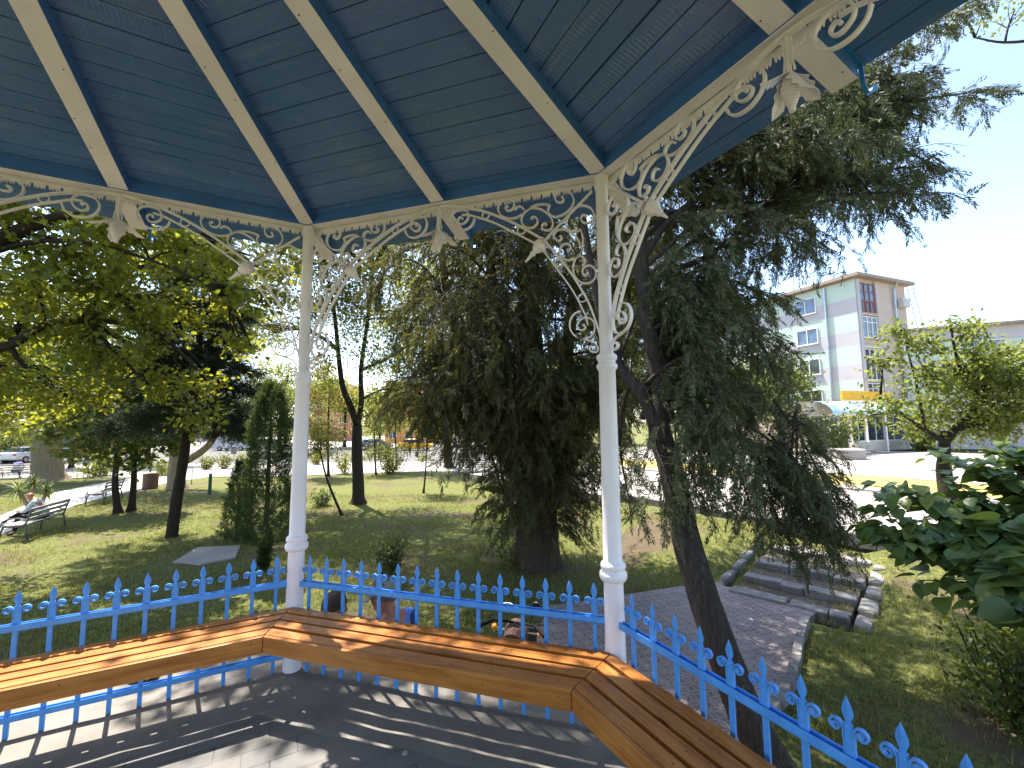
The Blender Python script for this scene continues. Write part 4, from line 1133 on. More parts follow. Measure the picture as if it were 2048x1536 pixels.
    if cap is not None:
        mb = MB(); o_ = hd+up*.030-fw*.004
        vs = []; fs = []; n1, n2 = 8, 20
        for i in range(n1+1):
            a = i/n1*PI*.52
            for k_ in range(n2):
                b_ = 2*PI*k_/n2; vs.append(o_+up*math.cos(a)*.104+(fw*math.cos(b_)*.114+sd*math.sin(b_)*.096)*math.sin(a))
        for i in range(n1):
            for k_ in range(n2): fs.append((i*n2+k_, (i+1)*n2+k_, (i+1)*n2+(k_+1) % n2, i*n2+(k_+1) % n2))
        mb.add(vs, fs)
        vs = []; fs = []
        for i in range(7):
            b_ = -1.05+2.1*i/6
            for rr, dz in ((1, 0), (1.62-.45*abs(b_)**2*.5, -.022)):
                vs.append(o_+fw*math.cos(b_)*.116*rr+sd*math.sin(b_)*.098*min(rr, 1.25)+up*dz)
        for i in range(6): fs.append((2*i, 2*i+1, 2*i+3, 2*i+2))
        mb.add(vs, fs); mb.lathe(o_+up*.103, up, [(0, .01), (.006, .008), (.009, .002)], 8)
        c_ = mb.build('cap', paint('cap_cloth', tuple(c*.85 for c in cap), cap, .85, 20, .3, 150), e, smooth=True)
        s_ = c_.modifiers.new('thick', 'SOLIDIFY'); s_.thickness = .004
    return e
STAND = dict(pel=(0,0,.96), wst=(.0,0,1.12), cst=(.01,0,1.33), nk=(.02,0,1.49), head=(.07,0,1.615), look=(1,0,-.30), shl=(.01,.175,1.40), shr=(.01,-.175,1.40), ell=(.02,.225,1.13), elr=(.02,-.225,1.13),
             wrl=(.16,.19,.93), wrr=(.16,-.19,.93), hpl=(0,.09,.90), hpr=(0,-.09,.90), knl=(.03,.10,.50), knr=(.05,-.10,.50), anl=(0,.11,.09), anr=(.02,-.11,.09), tol=(.19,.13,.045), tor=(.21,-.13,.045))
hp = at(775, 1200, 3.42); look = math.atan2(*(-RH*.92+FH*.25)[[1, 0]])
person((hp[0]-.05*math.cos(look), hp[1]-.05*math.sin(look), GZ+.03), look, 'man in a pale cap and blue shirt standing outside the middle railing, head bowed', STAND, (.10,.20,.55), (.05,.05,.06), hair=(.09,.07,.055), cap=(.19,.20,.175), scale=(hp[2]+1.5)/1.615)
ST2 = dict(STAND); ST2['look'] = (1, 0, -.15)
h2 = at(651, 1226, 3.6); l2 = math.atan2(*(RH*.9+FH*.4)[[1, 0]])
person((h2[0], h2[1], GZ+.03), l2, 'brown haired person whose head top shows behind the bench, beside the left white post', ST2, (.35,.12,.10), (.04,.05,.09), hair=(.045,.022,.014), scale=(h2[2]+1.5)/1.615)
SIT = dict(pel=(-.12,0,.53), wst=(-.10,0,.68), cst=(.02,0,.90), nk=(.12,0,1.03), head=(.22,0,1.12), look=(1,0,-.45), shl=(.05,.18,.95), shr=(.05,-.18,.95), ell=(.18,.22,.72), elr=(.20,-.22,.72),
           wrl=(.38,.10,.68), wrr=(.40,-.06,.70), hpl=(-.06,.09,.51), hpr=(-.06,-.09,.51), knl=(.40,.11,.53), knr=(.38,-.06,.66), anl=(.45,.12,.09), anr=(.62,.14,.48), tol=(.62,.13,.045), tor=(.72,.16,.40), long=True)
pA = PA + (bA0-bA1)/np.linalg.norm(bA0-bA1)*(-.12)
person((pA[0], pA[1], GZ), yawA, 'bald man in pale grey shirt and dark trousers sitting cross legged on park bench', SIT, (.42,.46,.50), (.015,.014,.018))
person((PC[0], PC[1], GZ), YAW+.3, 'distant person in a blue shirt seated on a bench before parked cars', SIT, (.20,.26,.55), (.05,.05,.09), hair=(.12,.04,.03))

# ------------------------------------------------------------------ moped by the railing
mo = at(1030, 1262, 4.55); mz = GZ+.035
mp_ = empty('moped', (mo[0], mo[1], mz), 'black and brown moped with orange turn signals parked on the patio behind the middle railing', 'moped')
mX = (RH*.35+FH*.94); mX /= np.linalg.norm(mX); mY = np.cross(UP, mX)
MC = np.array([mo[0], mo[1], mz])
def q3(x, y, z): return MC+mX*x+mY*y+UP*z
M['leather'] = paint('brown_seat_leather', (.05,.022,.014), (.10,.045,.03), .5, 8, .3, 90); M['amber'] = flat('amber_lens', (.75,.22,.03), .25)
M['chrome'] = flat('bright_metal', (.55,.55,.55), .2, .9)
for x in (.55, -.62):
    mb = MB(); mb.lathe(q3(x, -.05, .25), mY, [(0, .15), (.0, .24), (.02, .255), (.08, .255), (.10, .24), (.10, .15)], 24); w_ = bpart(mb, 'wheel', M['tyre'], mp_)
    mb = MB(); mb.lathe(q3(x, -.045, .25), mY, [(0, .16), (.09, .16)], 18); r_ = mb.build('rim', M['rim'], mp_); r_.parent = w_
mb = MB(); mb.tube([q3(.02, 0, .98), q3(.12, 0, .80), q3(.55, 0, .25)], [.05, .05, .035], 10); mb.tube([q3(.12, 0, .62), q3(.0, 0, .36), q3(-.35, 0, .34), q3(-.62, 0, .30)], [.07, .09, .12, .05], 10); bpart(mb, 'frame', M['black'], mp_)
mb = MB(); pr = [(-.78, .60, .10), (-.62, .68, .14), (-.35, .70, .16), (-.12, .67, .13), (.0, .62, .07)]
rg = []
for x, z, w in pr: rg.append([q3(x, w*math.cos(a), z-.06+.08*math.sin(a)) for a in np.linspace(0, 2*PI, 12, endpoint=False)])
vs = [v for r_ in rg for v in r_]; fs = [(i*12+q, i*12+(q+1) % 12, (i+1)*12+(q+1) % 12, (i+1)*12+q) for i in range(len(pr)-1) for q in range(12)]+[tuple(range(11, -1, -1)), tuple(48+q for q in range(12))]
mb.add(vs, fs); bpart(mb, 'seat', M['leather'], mp_)
mb = MB(); mb.lathe(q3(.0, 0, .86), mX+UP*.5, [(-.10, .05), (-.06, .11), (.0, .135), (.08, .13), (.15, .10), (.17, .05)], 16); bpart(mb, 'headlamp_shell', M['leather'], mp_)
mb = MB(); mb.tube([q3(-.10, .33, .98), q3(-.03, .22, 1.02), q3(.02, 0, 1.0), q3(-.03, -.22, 1.02), q3(-.10, -.33, .98)], .014, 8)
for s in (-1, 1): mb.tube([q3(-.03, s*.24, 1.02), q3(-.12, s*.36, .975)], .022, 8)
for s in (-1, 1): mb.tube([q3(.03, s*.20, 1.01), q3(.05, s*.34, 1.0)], .007, 6)
bpart(mb, 'handlebar', flat('black_rubber', (.010,.010,.011), .85, 0, .1), mp_)
for s in (-1, 1):
    mb = MB(); mb.lathe(q3(.06, s*.235, .90), mY*s, [(0, .012), (.01, .032), (.03, .036), (.05, .028), (.056, .01)], 12); sg = bpart(mb, 'turn_signal', M['amber'], mp_)
    mb = MB(); mb.tube([q3(.04, s*.10, .90), q3(.06, s*.235, .90)], .008, 6); o = mb.build('signal_stem', M['chrome'], mp_); o.parent = sg
    mb = MB(); a = q3(.0, s*.17, 1.03); b_ = q3(.02, s*.24, 1.20)
    if s == 1:
        mb.tube([a, q3(.02, .20, 1.10), q3(.02, .10, 1.15)], .008, 6)
        c = q3(.02, .08, 1.14); vs = []
        out = [(math.cos(t_)*.085*(1+.25*math.cos(t_)), math.sin(t_)*.05) for t_ in np.linspace(0, 2*PI, 20, endpoint=False)]
        f = [c+mY*u_+(UP*.8+mX*.6)*v_ for u_, v_ in out]; n_ = -mX*.8+UP*.6
        mb.add(f+[v+n_*.02 for v in f], [tuple(range(19, -1, -1)), tuple(range(20, 40))]+[(i, (i+1) % 20, (i+1) % 20+20, i+20) for i in range(20)])
        mi = bpart(mb, 'mirror', M['lampc'], mp_)
        mb = MB(); f2 = [c+(v-c)*.82+n_*.0225 for v in f]; mb.add(f2, [tuple(range(20))]); o = mb.build('mirror_glass', M['cglass'], mp_); o.parent = mi
    else:
        mb.tube([a, b_], .008, 6); mb.lathe(b_, -mX, [(0, .04), (.01, .05), (.025, .045), (.028, .01)], 14); bpart(mb, 'mirror', M['black'], mp_)
mb = MB(); mb.box(q3(.22, 0, .72), .05, .34, .34, mX*.95+UP*-.3, mY, UP*.95+mX*.3); bpart(mb, 'leg_shield', M['black'], mp_, .03)

# ------------------------------------------------------------------ street furniture, litter
P = gp(300, 977); mb = MB(); mb.lathe(P, UP, [(0, .30), (.05, .32), (.72, .33), (.75, .34), (.78, .33), (.76, .28), (.5, .27)], 20)
for q in range(20):
    a = 2*PI*q/20; mb.box(P+np.array([math.cos(a)*.325, math.sin(a)*.325, .38]), .012, .07, .66, (math.cos(a), math.sin(a), 0), (-math.sin(a), math.cos(a), 0))
tag(mb.build('litter_bin', flat('brown_bin_wood', (.14,.075,.05), .7)), 'round brown slatted litter bin at the edge of the garden path', 'litter bin')
P = gp(419, 989); mb = MB(); mb.lathe(P-UP*.1, UP, [(0, .07), (1.05, .07), (1.07, .06), (1.08, .02)], 12)
tag(mb.build('green_post', flat('green_post_paint', (.02,.09,.05), .5)), 'short dark green post standing in the lawn left of the columnar thuja', 'post')
P = gp(467, 920); e = empty('hanging_bin', P, 'small grey litter bin hung on a thin pole at the far pavement', 'litter bin')
mb = MB(); mb.tube([P, P+UP*2.3], .03, 8); bpart(mb, 'pole', M['zinc'], e)
mb = MB(); mb.lathe(P+UP*.55, UP, [(0, .16), (.05, .24), (.6, .26), (.72, .25), (.8, .12)], 14); bpart(mb, 'bin', flat('bin_grey', (.22,.21,.2), .6), e)
P = gp(383, 968); mb = MB(); mb.tube([P-UP*.1, P+UP*.8], .02, 6); tag(mb.build('thin_stake', M['twig']), 'thin brown stake at the path edge right of the forked trunk', 'stake')
# utility pole and wires at the far square
P = fr(70, -8.8, GZ); mb = MB(); mb.tube([P, P+UP*9], [.14, .09], 8); mb.tube([P+UP*8.6-RH*.8, P+UP*8.6+RH*.8], .05, 6)
tag(mb.build('lamp_pole', M['zinc']), 'tall grey pole before the orange apartment house in the distance', 'pole')
# crumpled bag on the ledge
d = ray(289, 1354); Pl = CAM+d*(-CAM[2]/d[2]); mb = MB(); vs = []; n1, n2 = 8, 14
for i in range(n1+1):
    a = PI*i/n1
    for k_ in range(n2):
        b_ = 2*PI*k_/n2; rr = 1+random.uniform(-.22, .22); vs.append(Pl+UP*.028+np.array([.07*math.sin(a)*math.cos(b_)*rr, .10*math.sin(a)*math.sin(b_)*rr, .032*math.cos(a)*rr]))
for i in range(n1):
    for k_ in range(n2): mb.f.append((i*n2+k_, (i+1)*n2+k_, (i+1)*n2+(k_+1) % n2, i*n2+(k_+1) % n2)); mb.m.append(1 if (k_ in (2, 8) and i > 3) else 2 if k_ in (5, 6) else 0)
mb.v = [tuple(map(float, v)) for v in vs]
tag(mb.build('crumpled_bag', [flat('pale_bag', (.6,.55,.52), .6), flat('dark_print', (.03,.025,.025), .5), flat('brown_print', (.25,.09,.05), .5)]), 'crumpled white, brown and black bag lying on the ledge outside the left railing', 'bag')
# cigarette butt and bottle cap on the floor
d = ray(810, 1509); Pc = CAM+d*(-CAM[2]/d[2]); mb = MB(); mb.lathe(Pc+UP*.003, UP, [(0, .013), (.005, .014), (.007, .012), (.0072, .004)], 14)
tag(mb.build('bottle_cap', flat('cap_silver', (.5,.48,.45), .35, .6)), 'small pale bottle cap lying on the dark floor pavers near the bottom edge', 'bottle cap')
# ------------------------------------------------------------------ vegetation
def unit(v): return v/(np.linalg.norm(v, axis=-1, keepdims=True)+1e-9)
TPL = {}
TPL['leaf'] = (np.array([(0,0,0),(.30,.42,.07),(0,1,-.10),(-.30,.42,.07)]), np.array([(0,1,2),(0,2,3)]))
_a = [(0,0,0),(.20,.06,.02),(.52,.16,.0),(.34,.36,.03),(.50,.68,-.04),(.20,.62,.02),(0,1.0,-.08),(-.20,.62,.02),(-.50,.68,-.04),(-.34,.36,.03),(-.52,.16,.0),(-.20,.06,.02)]
TPL['maple'] = (np.array(_a), np.array([(0,1,3),(1,2,3),(0,3,5),(3,4,5),(0,5,6),(0,6,7),(0,7,9),(7,8,9),(0,9,11),(9,10,11)]))
_h = [(0,0,0),(.24,.02,.05),(.40,.20,.08),(.41,.42,.06),(.28,.68,.0),(0,1.02,-.14),(-.28,.68,.0),(-.41,.42,.06),(-.40,.20,.08),(-.24,.02,.05),(0,.35,-.02),(0,.7,-.05)]
TPL['heart'] = (np.array(_h), np.array([(0,1,10),(1,2,10),(2,3,10),(3,11,10),(3,4,11),(4,5,11),(5,6,11),(6,7,11),(7,10,11),(7,8,10),(8,9,10),(9,0,10)]))
def frond(nb, spread, ln, w, droop, seed, back=.55):
    rg = np.random.default_rng(seed); v = []; f = []
    def tri(p, d, n_, L, W):
        d = d/np.linalg.norm(d); s = np.cross(d, n_); s /= np.linalg.norm(s)+1e-9
        k = len(v); v.extend([p-s*W*.5, p+d*L*.55+s*W, p+d*L, p+d*L*.55-s*W, ]); f.extend([(k, k+1, k+2), (k, k+2, k+3)])
    n0 = np.array([0, 0, 1.0])
    for i in range(nb):
        y = (i+.5)/nb; base = np.array([0, y*.85, -droop*y*y])
        sgn = 1 if i % 2 else -1
        d = np.array([sgn*spread*(1.05-.5*y), back, rg.uniform(-.5, .25)])
        tri(base, d, n0+rg.normal(0, .5, 3), ln*(1.15-.6*y)*rg.uniform(.7, 1.2), w)
    tri(np.array([0, .62, -droop*.4]), np.array([0, 1, -.5*droop]), n0, .42, w)
    tri(np.array([0, .0, 0]), np.array([0.02, 1, -.3*droop]), n0+np.array([.4, 0, 0]), .6, w*.6)
    return np.array(v), np.array(f)
TPL['juniper'] = frond(20, .75, .25, .030, .3, 3)
TPL['juniper_b'] = frond(18, .65, .27, .034, .5, 5)
TPL['hang'] = frond(18, .45, .25, .026, .15, 8, .7)
TPL['flat'] = frond(12, .8, .34, .045, .1, 9)
TPL['needle'] = frond(18, .95, .24, .026, .12, 4, .45)
TPL['blade'] = (np.array([(-.02,0,0),(.02,0,0),(.035,.4,.03),(-.035,.4,.03),(0,1,-.22)]), np.array([(0,1,2),(0,2,3),(3,2,4)]))
def place(name, tpl, P, D, Nn, S, mat, parent=None, wid=None):
    """instances of a template: y axis along D, z axis near Nn, size S, baked into one leaf mesh"""
    v, f = TPL[tpl]; P = np.asarray(P, float); n = len(P)
    D = unit(np.asarray(D, float)); X = np.cross(D, np.asarray(Nn, float)); X = unit(X); Z = np.cross(X, D)
    S = np.broadcast_to(S, (n,))
    W = 1.0 if wid is None else wid
    V = P[:, None, :] + S[:, None, None]*(v[None, :, 0:1]*W*X[:, None, :]+v[None, :, 1:2]*D[:, None, :]+v[None, :, 2:3]*Z[:, None, :])
    F = (f[None]+(np.arange(n)*len(v))[:, None, None]).reshape(-1, f.shape[1])
    return npmesh(name, V.reshape(-1, 3), F, mat, parent)
def rvec(n): return unit(RNG.normal(size=(n, 3)))
def lpart(o, e):
    o.parent = e; o.location = tuple(-np.array(e.location)); return o
def curve(p0, p1, sag=0.0, n=5, wob=.0):
    p0 = np.array(p0, float); p1 = np.array(p1, float); L = np.linalg.norm(p1-p0)
    w = RNG.normal(0, wob*L, 3)
    return [p0+(p1-p0)*t+UP*sag*L*math.sin(PI*t)+w*math.sin(PI*t) for t in np.linspace(0, 1, n)]
def broad_tree(name, label, cat, trunk, r0, r1, blobs, leafmat, tpl='leaf', size=.09, ncl=120, npl=60, clr=.30, bark='bark_dark', forks=(), group=None, limb_r=.5, flat_=.75, seed=None, jit=.06):
    """trunk: list of points; blobs: (centre, (rx,ry,rz)) foliage masses each fed by its own limb"""
    e = empty(name, trunk[0], label, cat, group)
    mb = MB(); T = crom(trunk, 4); n = len(T)
    rad = [r0*(1+.45*max(0, 1-i/(n*.10))**2) + (r1-r0)*i/(n-1) for i in range(n)]
    mb.tube([T[0]-UP*.15]+T, [rad[0]*1.12]+rad, 12, jit=jit)
    for fk, ra, rb in forks:
        F_ = crom(fk, 4); mb.tube(F_, list(np.linspace(ra, rb, len(F_))), 9, jit=jit)
    tips = [np.array(T[-1])] + [np.array(f_[0][-1]) for f_ in forks]
    starts = [np.array(T[i]) for i in range(n//3, n)] + [np.array(p) for f_ in forks for p in f_[0][1:]]
    P_, D_, S_ = [], [], []
    tot = sum(b[1][0]*b[1][1]*b[1][2] for b in blobs)**1
    w = np.array([(b[1][0]*b[1][1]*b[1][2])**.72 for b in blobs]); w = w/w.sum()
    for bi, (c, rr) in enumerate(blobs):
        c = np.array(c, float); rr = np.array(rr, float)
        s0 = min(starts, key=lambda q: np.linalg.norm(q-c)+max(0, q[2]-c[2])*1.2)
        L = curve(s0, c, .06, 6, .05); lr = max(.012, min(r1*limb_r, .035*np.linalg.norm(c-s0)))
        mb.tube(L, list(np.linspace(lr, lr*.45, 6)), 6, jit=.05)
        k = max(5, int(ncl*w[bi]))
        u = rvec(k)*(RNG.uniform(.25, 1.0, (k, 1))**.5); cl = c+u*rr
        for q in cl:
            a = L[RNG.integers(2, 6)]
            if RNG.random() < .75: mb.tube(curve(a, q, .05, 4, .08), [lr*.38, lr*.28, lr*.2, .004], 4, cap=False)
            m = int(npl*RNG.uniform(.6, 1.4)); sc = clr*RNG.uniform(.6, 1.35)
            off = RNG.normal(0, 1, (m, 3))*np.array([1, 1, flat_])*sc*.62
            P_.append(q+off); d = unit(off*.6+rvec(m)*sc*.8+np.array([0, 0, -.25*sc])); D_.append(d); S_.append(size*RNG.uniform(.6, 1.25, m))
    lpart(mb.build('trunk', M[bark], None, smooth=True), e)
    P_ = np.concatenate(P_); D_ = np.concatenate(D_); S_ = np.concatenate(S_)
    nn = unit(rvec(len(P_))+np.array([0, 0, 1.1]))
    lpart(place('crown', tpl, P_, D_, nn, S_, M[leafmat]), e)
    return e
def limbs_tree(name, label, cat, trunks, limbs, leafmat, bark, tpls, size, sub_n=12, sub_len=(.35, .9), step=.13, droop=.5, hang=.3, group=None, limb_r=.05, dens=1.0, sub_r=.008, start=.18, spread=1.0, extra=None):
    """conifer with drawn limbs: side shoots along every limb carry drooping sprays"""
    e = empty(name, trunks[0][0][0], label, cat, group)
    mb = MB()
    for pts, ra, rb in trunks:
        T = crom(pts, 5); n = len(T); rad = [ra+(rb-ra)*i/(n-1) for i in range(n)]
        if pts is trunks[0][0]: rad = [r_*(1+.35*max(0, 1-i/(n*.12))**2) for i, r_ in enumerate(rad)]
        mb.tube(T, rad, 16, jit=.10)
    tw = MB(); A = {t: ([], [], [], []) for t in tpls}
    for L, lr in limbs:
        C = crom(L, 5) if len(L) < 12 else [np.array(p) for p in L]; n = len(C)
        mb.tube(C, list(np.linspace(lr, max(.006, lr*.15), n)), 6, jit=.08)
        seg = np.linalg.norm(np.diff(np.array(C), axis=0), axis=1).sum()
        k = max(4, int(sub_n*seg))
        for j in range(k):
            f = start+(1-start)*(j+RNG.random())/k; x = f*(n-1); i = min(n-2, int(x)); p = C[i]+(C[i+1]-C[i])*(x-i)
            d = C[i+1]-C[i]; d = d/(np.linalg.norm(d)+1e-9)
            sd = np.cross(d, UP); sd /= np.linalg.norm(sd)+1e-9
            dirn = unit(d*RNG.uniform(.3, .9)+sd*(1 if j % 2 else -1)*RNG.uniform(.4, 1.0)*spread+UP*RNG.uniform(-.35, .35)+RNG.normal(0, .15, 3))
            sl = RNG.uniform(*sub_len)*(1.15-.55*f)
            m = 5; S = [p+dirn*sl*t-UP*droop*sl*t*t for t in np.linspace(0, 1, m)]
            tw.tube(S, [sub_r, sub_r*.8, sub_r*.6, sub_r*.45, .002], 4, cap=False)
            ns = max(2, int(sl/step*dens*RNG.choice([.35, 1.0, 1.8])))
            for q in range(ns):
                t = .2+.8*(q+RNG.random())/ns; xx = t*(m-1); ii = min(m-2, int(xx)); sp = S[ii]+(S[ii+1]-S[ii])*(xx-ii)
                ld = unit(unit(S[ii+1]-S[ii])+RNG.normal(0, .55, 3)); ld = unit(ld*(1-hang)+np.array([0, 0, -1.0])*hang)
                tt = tpls[RNG.integers(len(tpls))]; a = A[tt]
                a[0].append(sp); a[1].append(ld); a[2].append(unit(RNG.normal(0, 1, 3)+UP*.4)); a[3].append(size*RNG.uniform(.6, 1.3))
    lpart(mb.build('trunk', M[bark], None, smooth=True), e)
    lpart(tw.build('branchlets', M['twig'], None), e)
    Vs = []; Fs = []; o_ = 0
    objs = [place('foliage', t, *[np.array(q) for q in A[t]], M[leafmat]) for t in tpls if A[t][0]]
    for o in objs[1:]: pass
    if len(objs) > 1:                                            # one crown mesh per tree
        vv = []; ff = []; off = 0
        for o in objs:
            me = o.data; a = np.empty(len(me.vertices)*3, np.float32); me.vertices.foreach_get('co', a); b = np.empty(len(me.loops), np.int32); me.loops.foreach_get('vertex_index', b)
            vv.append(a.reshape(-1, 3)); ff.append(b.reshape(-1, 3)+off); off += len(me.vertices)
        for o in objs: bpy.data.objects.remove(o)
        c = npmesh('crown', np.concatenate(vv), np.concatenate(ff), M[leafmat])
    else:
        c = objs[0]; c.name = 'crown'
    lpart(c, e)
    return e
def A3(l): return [at(*q) for q in l]

# leaning juniper beside the steps, in front of the right half
B_ = gd(1552, 3.95)
jt = [([B_-UP*.2]+A3([(1545,1530,3.98),(1482,1400,4.12),(1425,1250,4.32),(1372,1075,4.6),(1342,940,4.85),(1316,840,5.05),(1322,780,5.15),(1311,715,5.2),(1297,640,5.25),(1287,570,5.3),(1284,520,5.32),(1272,420,5.4),(1262,300,5.6),(1262,120,6.0)]), .185, .05),
      (A3([(1312,850,5.0),(1290,800,5.1),(1262,760,5.25),(1236,725,5.4),(1205,640,5.6),(1180,520,5.8),(1160,380,6.2)]), .085, .035)]
jl = []
def JL(r_, *pts): jl.append((A3(pts), r_))
JL(.055, (1288,560,5.3),(1330,545,5.3),(1400,520,5.35),(1470,470,5.4),(1560,380,5.5),(1660,300,5.6),(1760,225,5.7))
JL(.05, (1285,520,5.3),(1340,440,5.3),(1450,360,5.4),(1560,280,5.5),(1650,215,5.6),(1700,165,5.7),(1730,150,5.8))
JL(.04, (1560,290,5.5),(1660,250,5.5),(1760,215,5.5),(1870,195,5.6),(1975,180,5.7))
JL(.035, (1660,300,5.6),(1740,290,5.6),(1830,310,5.6),(1870,350,5.6))
JL(.035, (1470,470,5.4),(1560,430,5.3),(1660,400,5.2),(1760,385,5.2),(1860,390,5.2))
JL(.03, (1560,430,5.3),(1610,460,5.3),(1650,495,5.3))
JL(.03, (1640,300,5.6),(1700,340,5.6),(1750,400,5.6),(1770,430,5.6))
JL(.04, (1300,650,5.2),(1370,590,5.3),(1450,560,5.5),(1510,580,5.7),(1550,600,5.8))
JL(.04, (1310,715,5.2),(1380,660,5.2),(1460,640,5.4),(1510,680,5.6),(1540,720,5.8))
JL(.04, (1320,780,5.1),(1390,760,5.1),(1470,770,5.4),(1530,815,5.7),(1590,835,5.9),(1640,838,6.0))
JL(.035, (1318,840,5.0),(1390,850,5.0),(1470,870,5.2),(1550,910,5.5),(1600,930,5.8),(1635,950,5.9))
JL(.03, (1470,870,5.2),(1530,930,5.3),(1590,990,5.4),(1640,1040,5.5),(1650,1100,5.5))
JL(.03, (1400,800,5.0),(1440,880,4.9),(1480,950,4.9),(1500,1010,4.9))
JL(.025, (1330,800,5.0),(1350,850,4.7),(1380,900,4.5),(1390,960,4.4),(1392,1010,4.4))
JL(.025, (1330,760,5.1),(1380,790,4.7),(1430,850,4.5),(1450,920,4.5))
JL(.025, (1316,840,5.0),(1310,890,4.8),(1330,940,4.6),(1350,1000,4.5))
JL(.03, (1262,760,5.25),(1245,820,5.4),(1240,890,5.5),(1250,960,5.6),(1262,1010,5.6))
JL(.03, (1236,725,5.4),(1260,660,5.8),(1290,600,6.2),(1340,640,6.4),(1400,720,6.5))
JL(.03, (1300,640,5.25),(1370,700,6.0),(1440,780,6.4),(1500,860,6.6),(1530,930,6.7))
JL(.04, (1272,420,5.4),(1340,330,5.6),(1430,250,5.8),(1540,170,6.0),(1620,90,6.3))
JL(.035, (1280,480,5.4),(1360,420,5.7),(1460,420,6.0),(1550,460,6.2),(1600,490,6.3))
JL(.03, (1285,540,5.3),(1390,450,5.0),(1490,420,4.9),(1560,460,4.9),(1600,520,4.9))
JL(.03, (1300,660,5.2),(1400,620,4.8),(1480,640,4.7),(1530,700,4.7),(1550,760,4.7))
JL(.03, (1180,520,5.8),(1240,440,6.2),(1330,420,6.6),(1420,480,6.9))
js = crom(jt[0][0], 6)
for q in range(20):                                              # inner hanging boughs
    p0 = at(RNG.uniform(1284, 1322), RNG.uniform(540, 850), 5.2); ty = RNG.uniform(470, 960); tx = RNG.uniform(1340, 1500 if 520 < ty < 860 else 1590); dd = RNG.uniform(4.5, 6.5)
    p3 = at(tx, ty, dd); p2 = p0+(p3-p0)*.72+UP*RNG.uniform(.15, .45); p1 = p0+(p3-p0)*.36+UP*RNG.uniform(.15, .4)
    jl.append(([p0, p1, p2, p3, p3+(p3-p0)*.06-UP*RNG.uniform(.2, .6)], RNG.uniform(.02, .035)))
for q in range(9):                                               # low curtain above the steps
    p0 = at(RNG.uniform(1480, 1600), RNG.uniform(800, 900), 5.5); p3 = at(RNG.uniform(1520, 1690), RNG.uniform(960, 1090), RNG.uniform(5.0, 6.2))
    jl.append(([p0, p0*.6+p3*.4+UP*.1, p0*.25+p3*.75+UP*.02, p3], .018))
for q in range(9):                                              # upper right mass
    p0 = at(RNG.uniform(1330, 1560), RNG.uniform(300, 470), 5.5); p3 = at(RNG.uniform(1480, 1860), RNG.uniform(170, 430), RNG.uniform(5.2, 6.2))
    jl.append(([p0, p0*.6+p3*.4+UP*.12, p0*.25+p3*.75+UP*.10, p3], .022))
for q in range(17):                                              # along the roof edge to the top right
    p0 = at(RNG.uniform(1330, 1480), RNG.uniform(240, 400), 5.7); tx = RNG.uniform(1450, 1960); ye = 348-(tx-1380)*.616; ty = max(-20, ye)+RNG.uniform(10, 200)
    p3 = at(tx, ty, RNG.uniform(5.4, 6.6)); jl.append(([p0, p0*.6+p3*.4+UP*.15, p0*.25+p3*.75+UP*.12, p3], .024))
for ty in (1.2, 1.6, 2.0, 2.4, 2.8):                             # unseen boughs over the gazebo's front edge, added to shade the floor
    p0 = at(1262, RNG.uniform(120, 260), 5.8)
    for tx in (4.2, 4.8):
        p3 = np.array([tx+RNG.normal(0, .15), ty+RNG.normal(0, .15), 7.1+RNG.normal(0, .3)]); jl.append(([p0, p0*.65+p3*.35+UP*.3, p0*.3+p3*.7+UP*.25, p3], .035))
for q in range(30):                                              # the upper crown, behind the roof, throws the shade on the grass
    z0 = (1268+RNG.uniform(-15, 15), RNG.uniform(60, 420), 5.7); p0 = at(*z0)
    a = RNG.uniform(0, 2*PI); L = RNG.uniform(1.2, 2.6); d = np.array([math.cos(a), math.sin(a), 0.0])
    if (p0+d*L)[:2] @ (p0+d*L)[:2] < 3.6**2: d = -d
    jl.append(([p0, p0+d*L*.35+UP*.25, p0+d*L*.7+UP*.3, p0+d*L+UP*.05], .03))
limbs_tree('juniper_tree', 'leaning old juniper with furrowed grey trunk and drooping sprays, beside the stone steps', 'tree', jt, jl, 'juniper', 'bark_grey', ['juniper', 'juniper_b', 'hang'], .235, sub_n=17, sub_len=(.2, .65), step=.062, droop=.55, hang=.34, dens=.95, sub_r=.006, start=.12)

# giant thuja in the middle
TB = gp(1078, 1133); TD = (TB-CAM)@_f
def T3(px, py, dd=0.0): return at(px, py, TD+dd)
tt = [([TB-UP*.3, TB, T3(1076,1090), T3(1075,1040), T3(1074,990), T3(1074,930), T3(1072,860), T3(1070,760), T3(1060,620), T3(1055,420), T3(1050,180), T3(1050,-60)], .56, .10),
      ([T3(1050,985), T3(1030,900,-.2), T3(1012,800,-.3), T3(1000,690,-.3), T3(985,560,-.2), T3(965,400)], .22, .08),
      ([T3(1095,985), T3(1110,900,-.2), T3(1124,800,-.3), T3(1136,690,-.2), T3(1150,560), T3(1170,380)], .22, .08),
      ([T3(1110,960,.1), T3(1150,870,.3), T3(1185,780,.5), T3(1215,660,.7), T3(1240,520,.8), T3(1262,360,.8), T3(1275,160,.6), T3(1270,0,.4)], .17, .03),
      ([T3(1040,960,.1), T3(985,870,.3), T3(940,770,.5), T3(910,650,.6), T3(885,520,.7), T3(880,360,.6), T3(900,160,.4)], .17, .03)]
tl = []
stems = [crom(s[0], 5) for s in tt]
def in_view(P):
    v = P-CAM; z = v@_f; return 1024+FPX*(v@_r)/z, 768-FPX*(v@_u)/z
